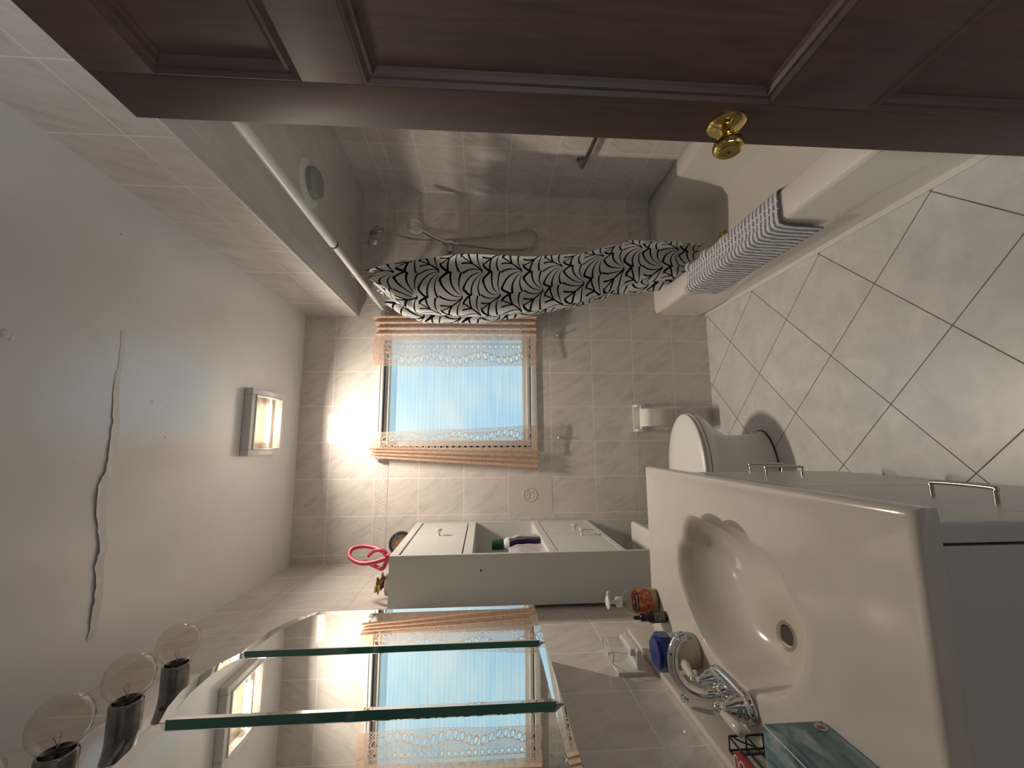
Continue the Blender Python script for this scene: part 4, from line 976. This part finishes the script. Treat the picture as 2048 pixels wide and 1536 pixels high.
# wire caddy
wc = empty('wire_caddy', (-.60, .84, VZ), 'small black wire caddy between tissue box and backsplash', 'caddy')
b = MB(); r_ = .002; X0, X1, Y0, Y1 = -.632, -.606, .755, .905; zT = VZ+.076
for z in (VZ+.003, VZ+.040, zT): b.tube([(X0, Y0, z), (X1, Y0, z), (X1, Y1, z), (X0, Y1, z)], r_, 6, True)
for (x, y) in ((X0, Y0), (X1, Y0), (X1, Y1), (X0, Y1)): b.tube([(x, y, VZ+.001), (x, y, zT)], r_, 6)
for k in (1, 2): y = Y0+(Y1-Y0)*k/3; b.tube([(X0, y, VZ+.003), (X1, y, VZ+.003), (X1, y, zT)], r_, 6)
b.tube(bez([(X1, Y1, zT-.008), ((X0+X1)/2+.004, Y1, VZ+.055), (X0, Y1, VZ+.012)], 8), r_*.8, 6)
b.build('wire_frame', M['black_wire'], wc)
rt_ = empty('red_tube', (-.60, .83, VZ+.078), 'red tube with white lettering lying across the wire caddy', 'tube')
MB().box(-.634, -.598, .760, .862, VZ+.0785, VZ+.092, .005, rot=Matrix.Rotation(.12, 3, 'Z')).build('tube_body', M['red_tube'], rt_)
def text_mesh(name, s, size, mat, loc, rotm, parent, depth=.0005):
    cu = bpy.data.curves.new(name, 'FONT'); cu.body = s; cu.size = size; cu.extrude = depth; cu.align_x = 'CENTER'; cu.align_y = 'CENTER'
    o = bpy.data.objects.new(name, cu); COL.objects.link(o); dg = bpy.context.evaluated_depsgraph_get(); dg.update()
    me = bpy.data.meshes.new_from_object(o.evaluated_get(dg)); bpy.data.objects.remove(o); me.materials.clear(); me.materials.append(mat)
    me.transform(Matrix.Translation(Vector(loc)-world_loc(parent)) @ rotm.to_4x4()); ob = bpy.data.objects.new(name, me); COL.objects.link(ob); ob.parent = parent; return ob
text_mesh('lettering', 'OU', .026, M['white_ink'], (-.614, .845, VZ+.0923), Matrix.Rotation(.12+PI/2, 3, 'Z'), rt_)
# ------------------------------------------------------------------ MIRROR CABINET
mc = empty('mirror_cabinet', (LX, 1.0, 1.225), 'arched wall cabinet with mirrored doors above the basin', 'mirror cabinet')
MX = -.512
def top_z(y):
    tab = [(.62, 1.880), (.655, 1.925), (.70, 1.960), (.78, 1.973), (.825, 1.976), (.871, 1.976)]
    tabc = [(.871, 1.978), (.92, 1.998), (.97, 2.009), (1.03, 2.010), (1.08, 2.000), (1.12, 1.977)]
    tabf = [(1.12, 1.976), (1.163, 1.976), (1.203, 1.972), (1.24, 1.966), (1.287, 1.950), (1.334, 1.922), (1.365, 1.882)]
    if y <= .8715: return interp(tab, y)
    if y <= 1.1205: return interp(tabc, y)
    return interp(tabf, y)
def mirror_door(ya, yb, top, name='mirror_door'):
    NS = 26; zb0 = 1.225; bw = .020; bd = -.0018; gx = MX-.006
    outer = [(ya+(yb-ya)*k/NS, top(ya+(yb-ya)*k/NS)) for k in range(NS+1)]
    inner = [(ya+bw+(yb-ya-2*bw)*k/NS, top(min(max(ya+bw+(yb-ya-2*bw)*k/NS, ya), yb))-bw*1.05) for k in range(NS+1)]
    m = NS+1
    vs = [(MX-bd, y, z) for y, z in outer]+[(MX-bd, yb, zb0), (MX-bd, ya, zb0)]
    vs2 = [(MX, y, z) for y, z in inner]+[(MX, yb-bw, zb0+bw), (MX, ya+bw, zb0+bw)]
    n = len(vs); b = MB(); fs = [tuple(range(n, 2*n))]+[(i, (i+1) % n, n+(i+1) % n, n+i) for i in range(n)]
    b.add(vs+vs2, fs); d = b.build(name, M['mirror'], mc, smooth=False)
    vs3 = [(MX-.0005, y, z) for (_, y, z) in vs]; vs4 = [(MX-.0063, y, z) for (_, y, z) in vs]
    b = MB(); b.add(vs3+vs4, [(i, (i+1) % n, n+(i+1) % n, n+i) for i in range(n)]+[tuple(range(n, 2*n))])
    tag(b.build('glass_edge', M['mirror_edge'], d, smooth=False), 'dark green glass edge')
    return d
mirror_door(.627, .8705, top_z); mirror_door(.8725, 1.1195, top_z); mirror_door(1.1215, 1.363, top_z)
poly = [(.64, 1.235)]+[(y, top_z(y)-.012) for y in [.64+.0355*k for k in range(21)]]+[(1.35, 1.235)]
MB().prism(poly, 'x', LX+.001, MX-.0115).build('cabinet_box', M['lam'], mc, smooth=False)
# green strips: the raised bevelled glass edge seen at each joint
for y_ in (.8715, 1.1205):
    b = MB(); z1_ = min(top_z(y_-.001), top_z(y_+.001))-.004
    b.add([(MX+.0002, y_-.019, 1.247), (MX+.0062, y_+.0008, 1.240), (MX+.0062, y_+.0008, z1_-.004), (MX+.0002, y_-.019, z1_-.018)], [(0, 1, 2, 3)])
    b.add([(MX+.0062, y_+.0008, 1.240), (MX-.001, y_+.003, 1.240), (MX-.001, y_+.003, z1_-.004), (MX+.0062, y_+.0008, z1_-.004)], [(0, 1, 2, 3)])
    tag(b.build('bevel_strip', M['mirror_edge'], mc, smooth=False, fixn=False), 'dark green bevelled glass edge along the joint')
# ------------------------------------------------------------------ VANITY LIGHT BAR
vl = empty('vanity_light', (LX, 1.0, 2.16), 'chrome vanity light bar with clear unlit globe bulbs', 'wall light')
MB().box(LX+.0005, LX+.038, .62, 1.255, 2.085, 2.232, .004).build('light_bar', M['chrome'], vl)
MB().lathe([(.006, 0), (.006, .002)], (LX+.038, 1.107, 2.135), (1, 0, 0), 12).build('screw_cap', M['gray_metal'], vl)
for k in range(4):
    y_ = 1.182-.150*k; z_ = 2.163-.003*k; xs = LX+.038
    s_ = MB().lathe([(.030, 0), (.030, .058), (.027, .062), (.025, .062), (.025, .045), (0, .045)], (xs, y_, z_), (1, 0, 0), 28).build('lamp_socket', M['socket_metal'], vl)
    g_ = MB().lathe([(.013, .045), (.014, .058), (.020, .066), (.034, .076), (.0435, .092), (.0465, .110), (.0435, .128), (.034, .143), (.018, .153), (0, .156)], (xs, y_, z_), (1, 0, 0), 36).build('globe_bulb', M['bulb_glass'], s_)
    g_.parent = vl; s_.parent = vl
    b = MB(); x0 = xs+.050; b.cyl((x0, y_, z_), (x0+.022, y_, z_), .004, 10, .0025)
    b.tube([(x0+.02, y_, z_), (x0+.040, y_-.008, z_+.003), (x0+.044, y_, z_+.004), (x0+.040, y_+.008, z_+.003), (x0+.02, y_, z_)], .0006, 5)
    f_ = b.build('filament', M['dullchrome'], g_)
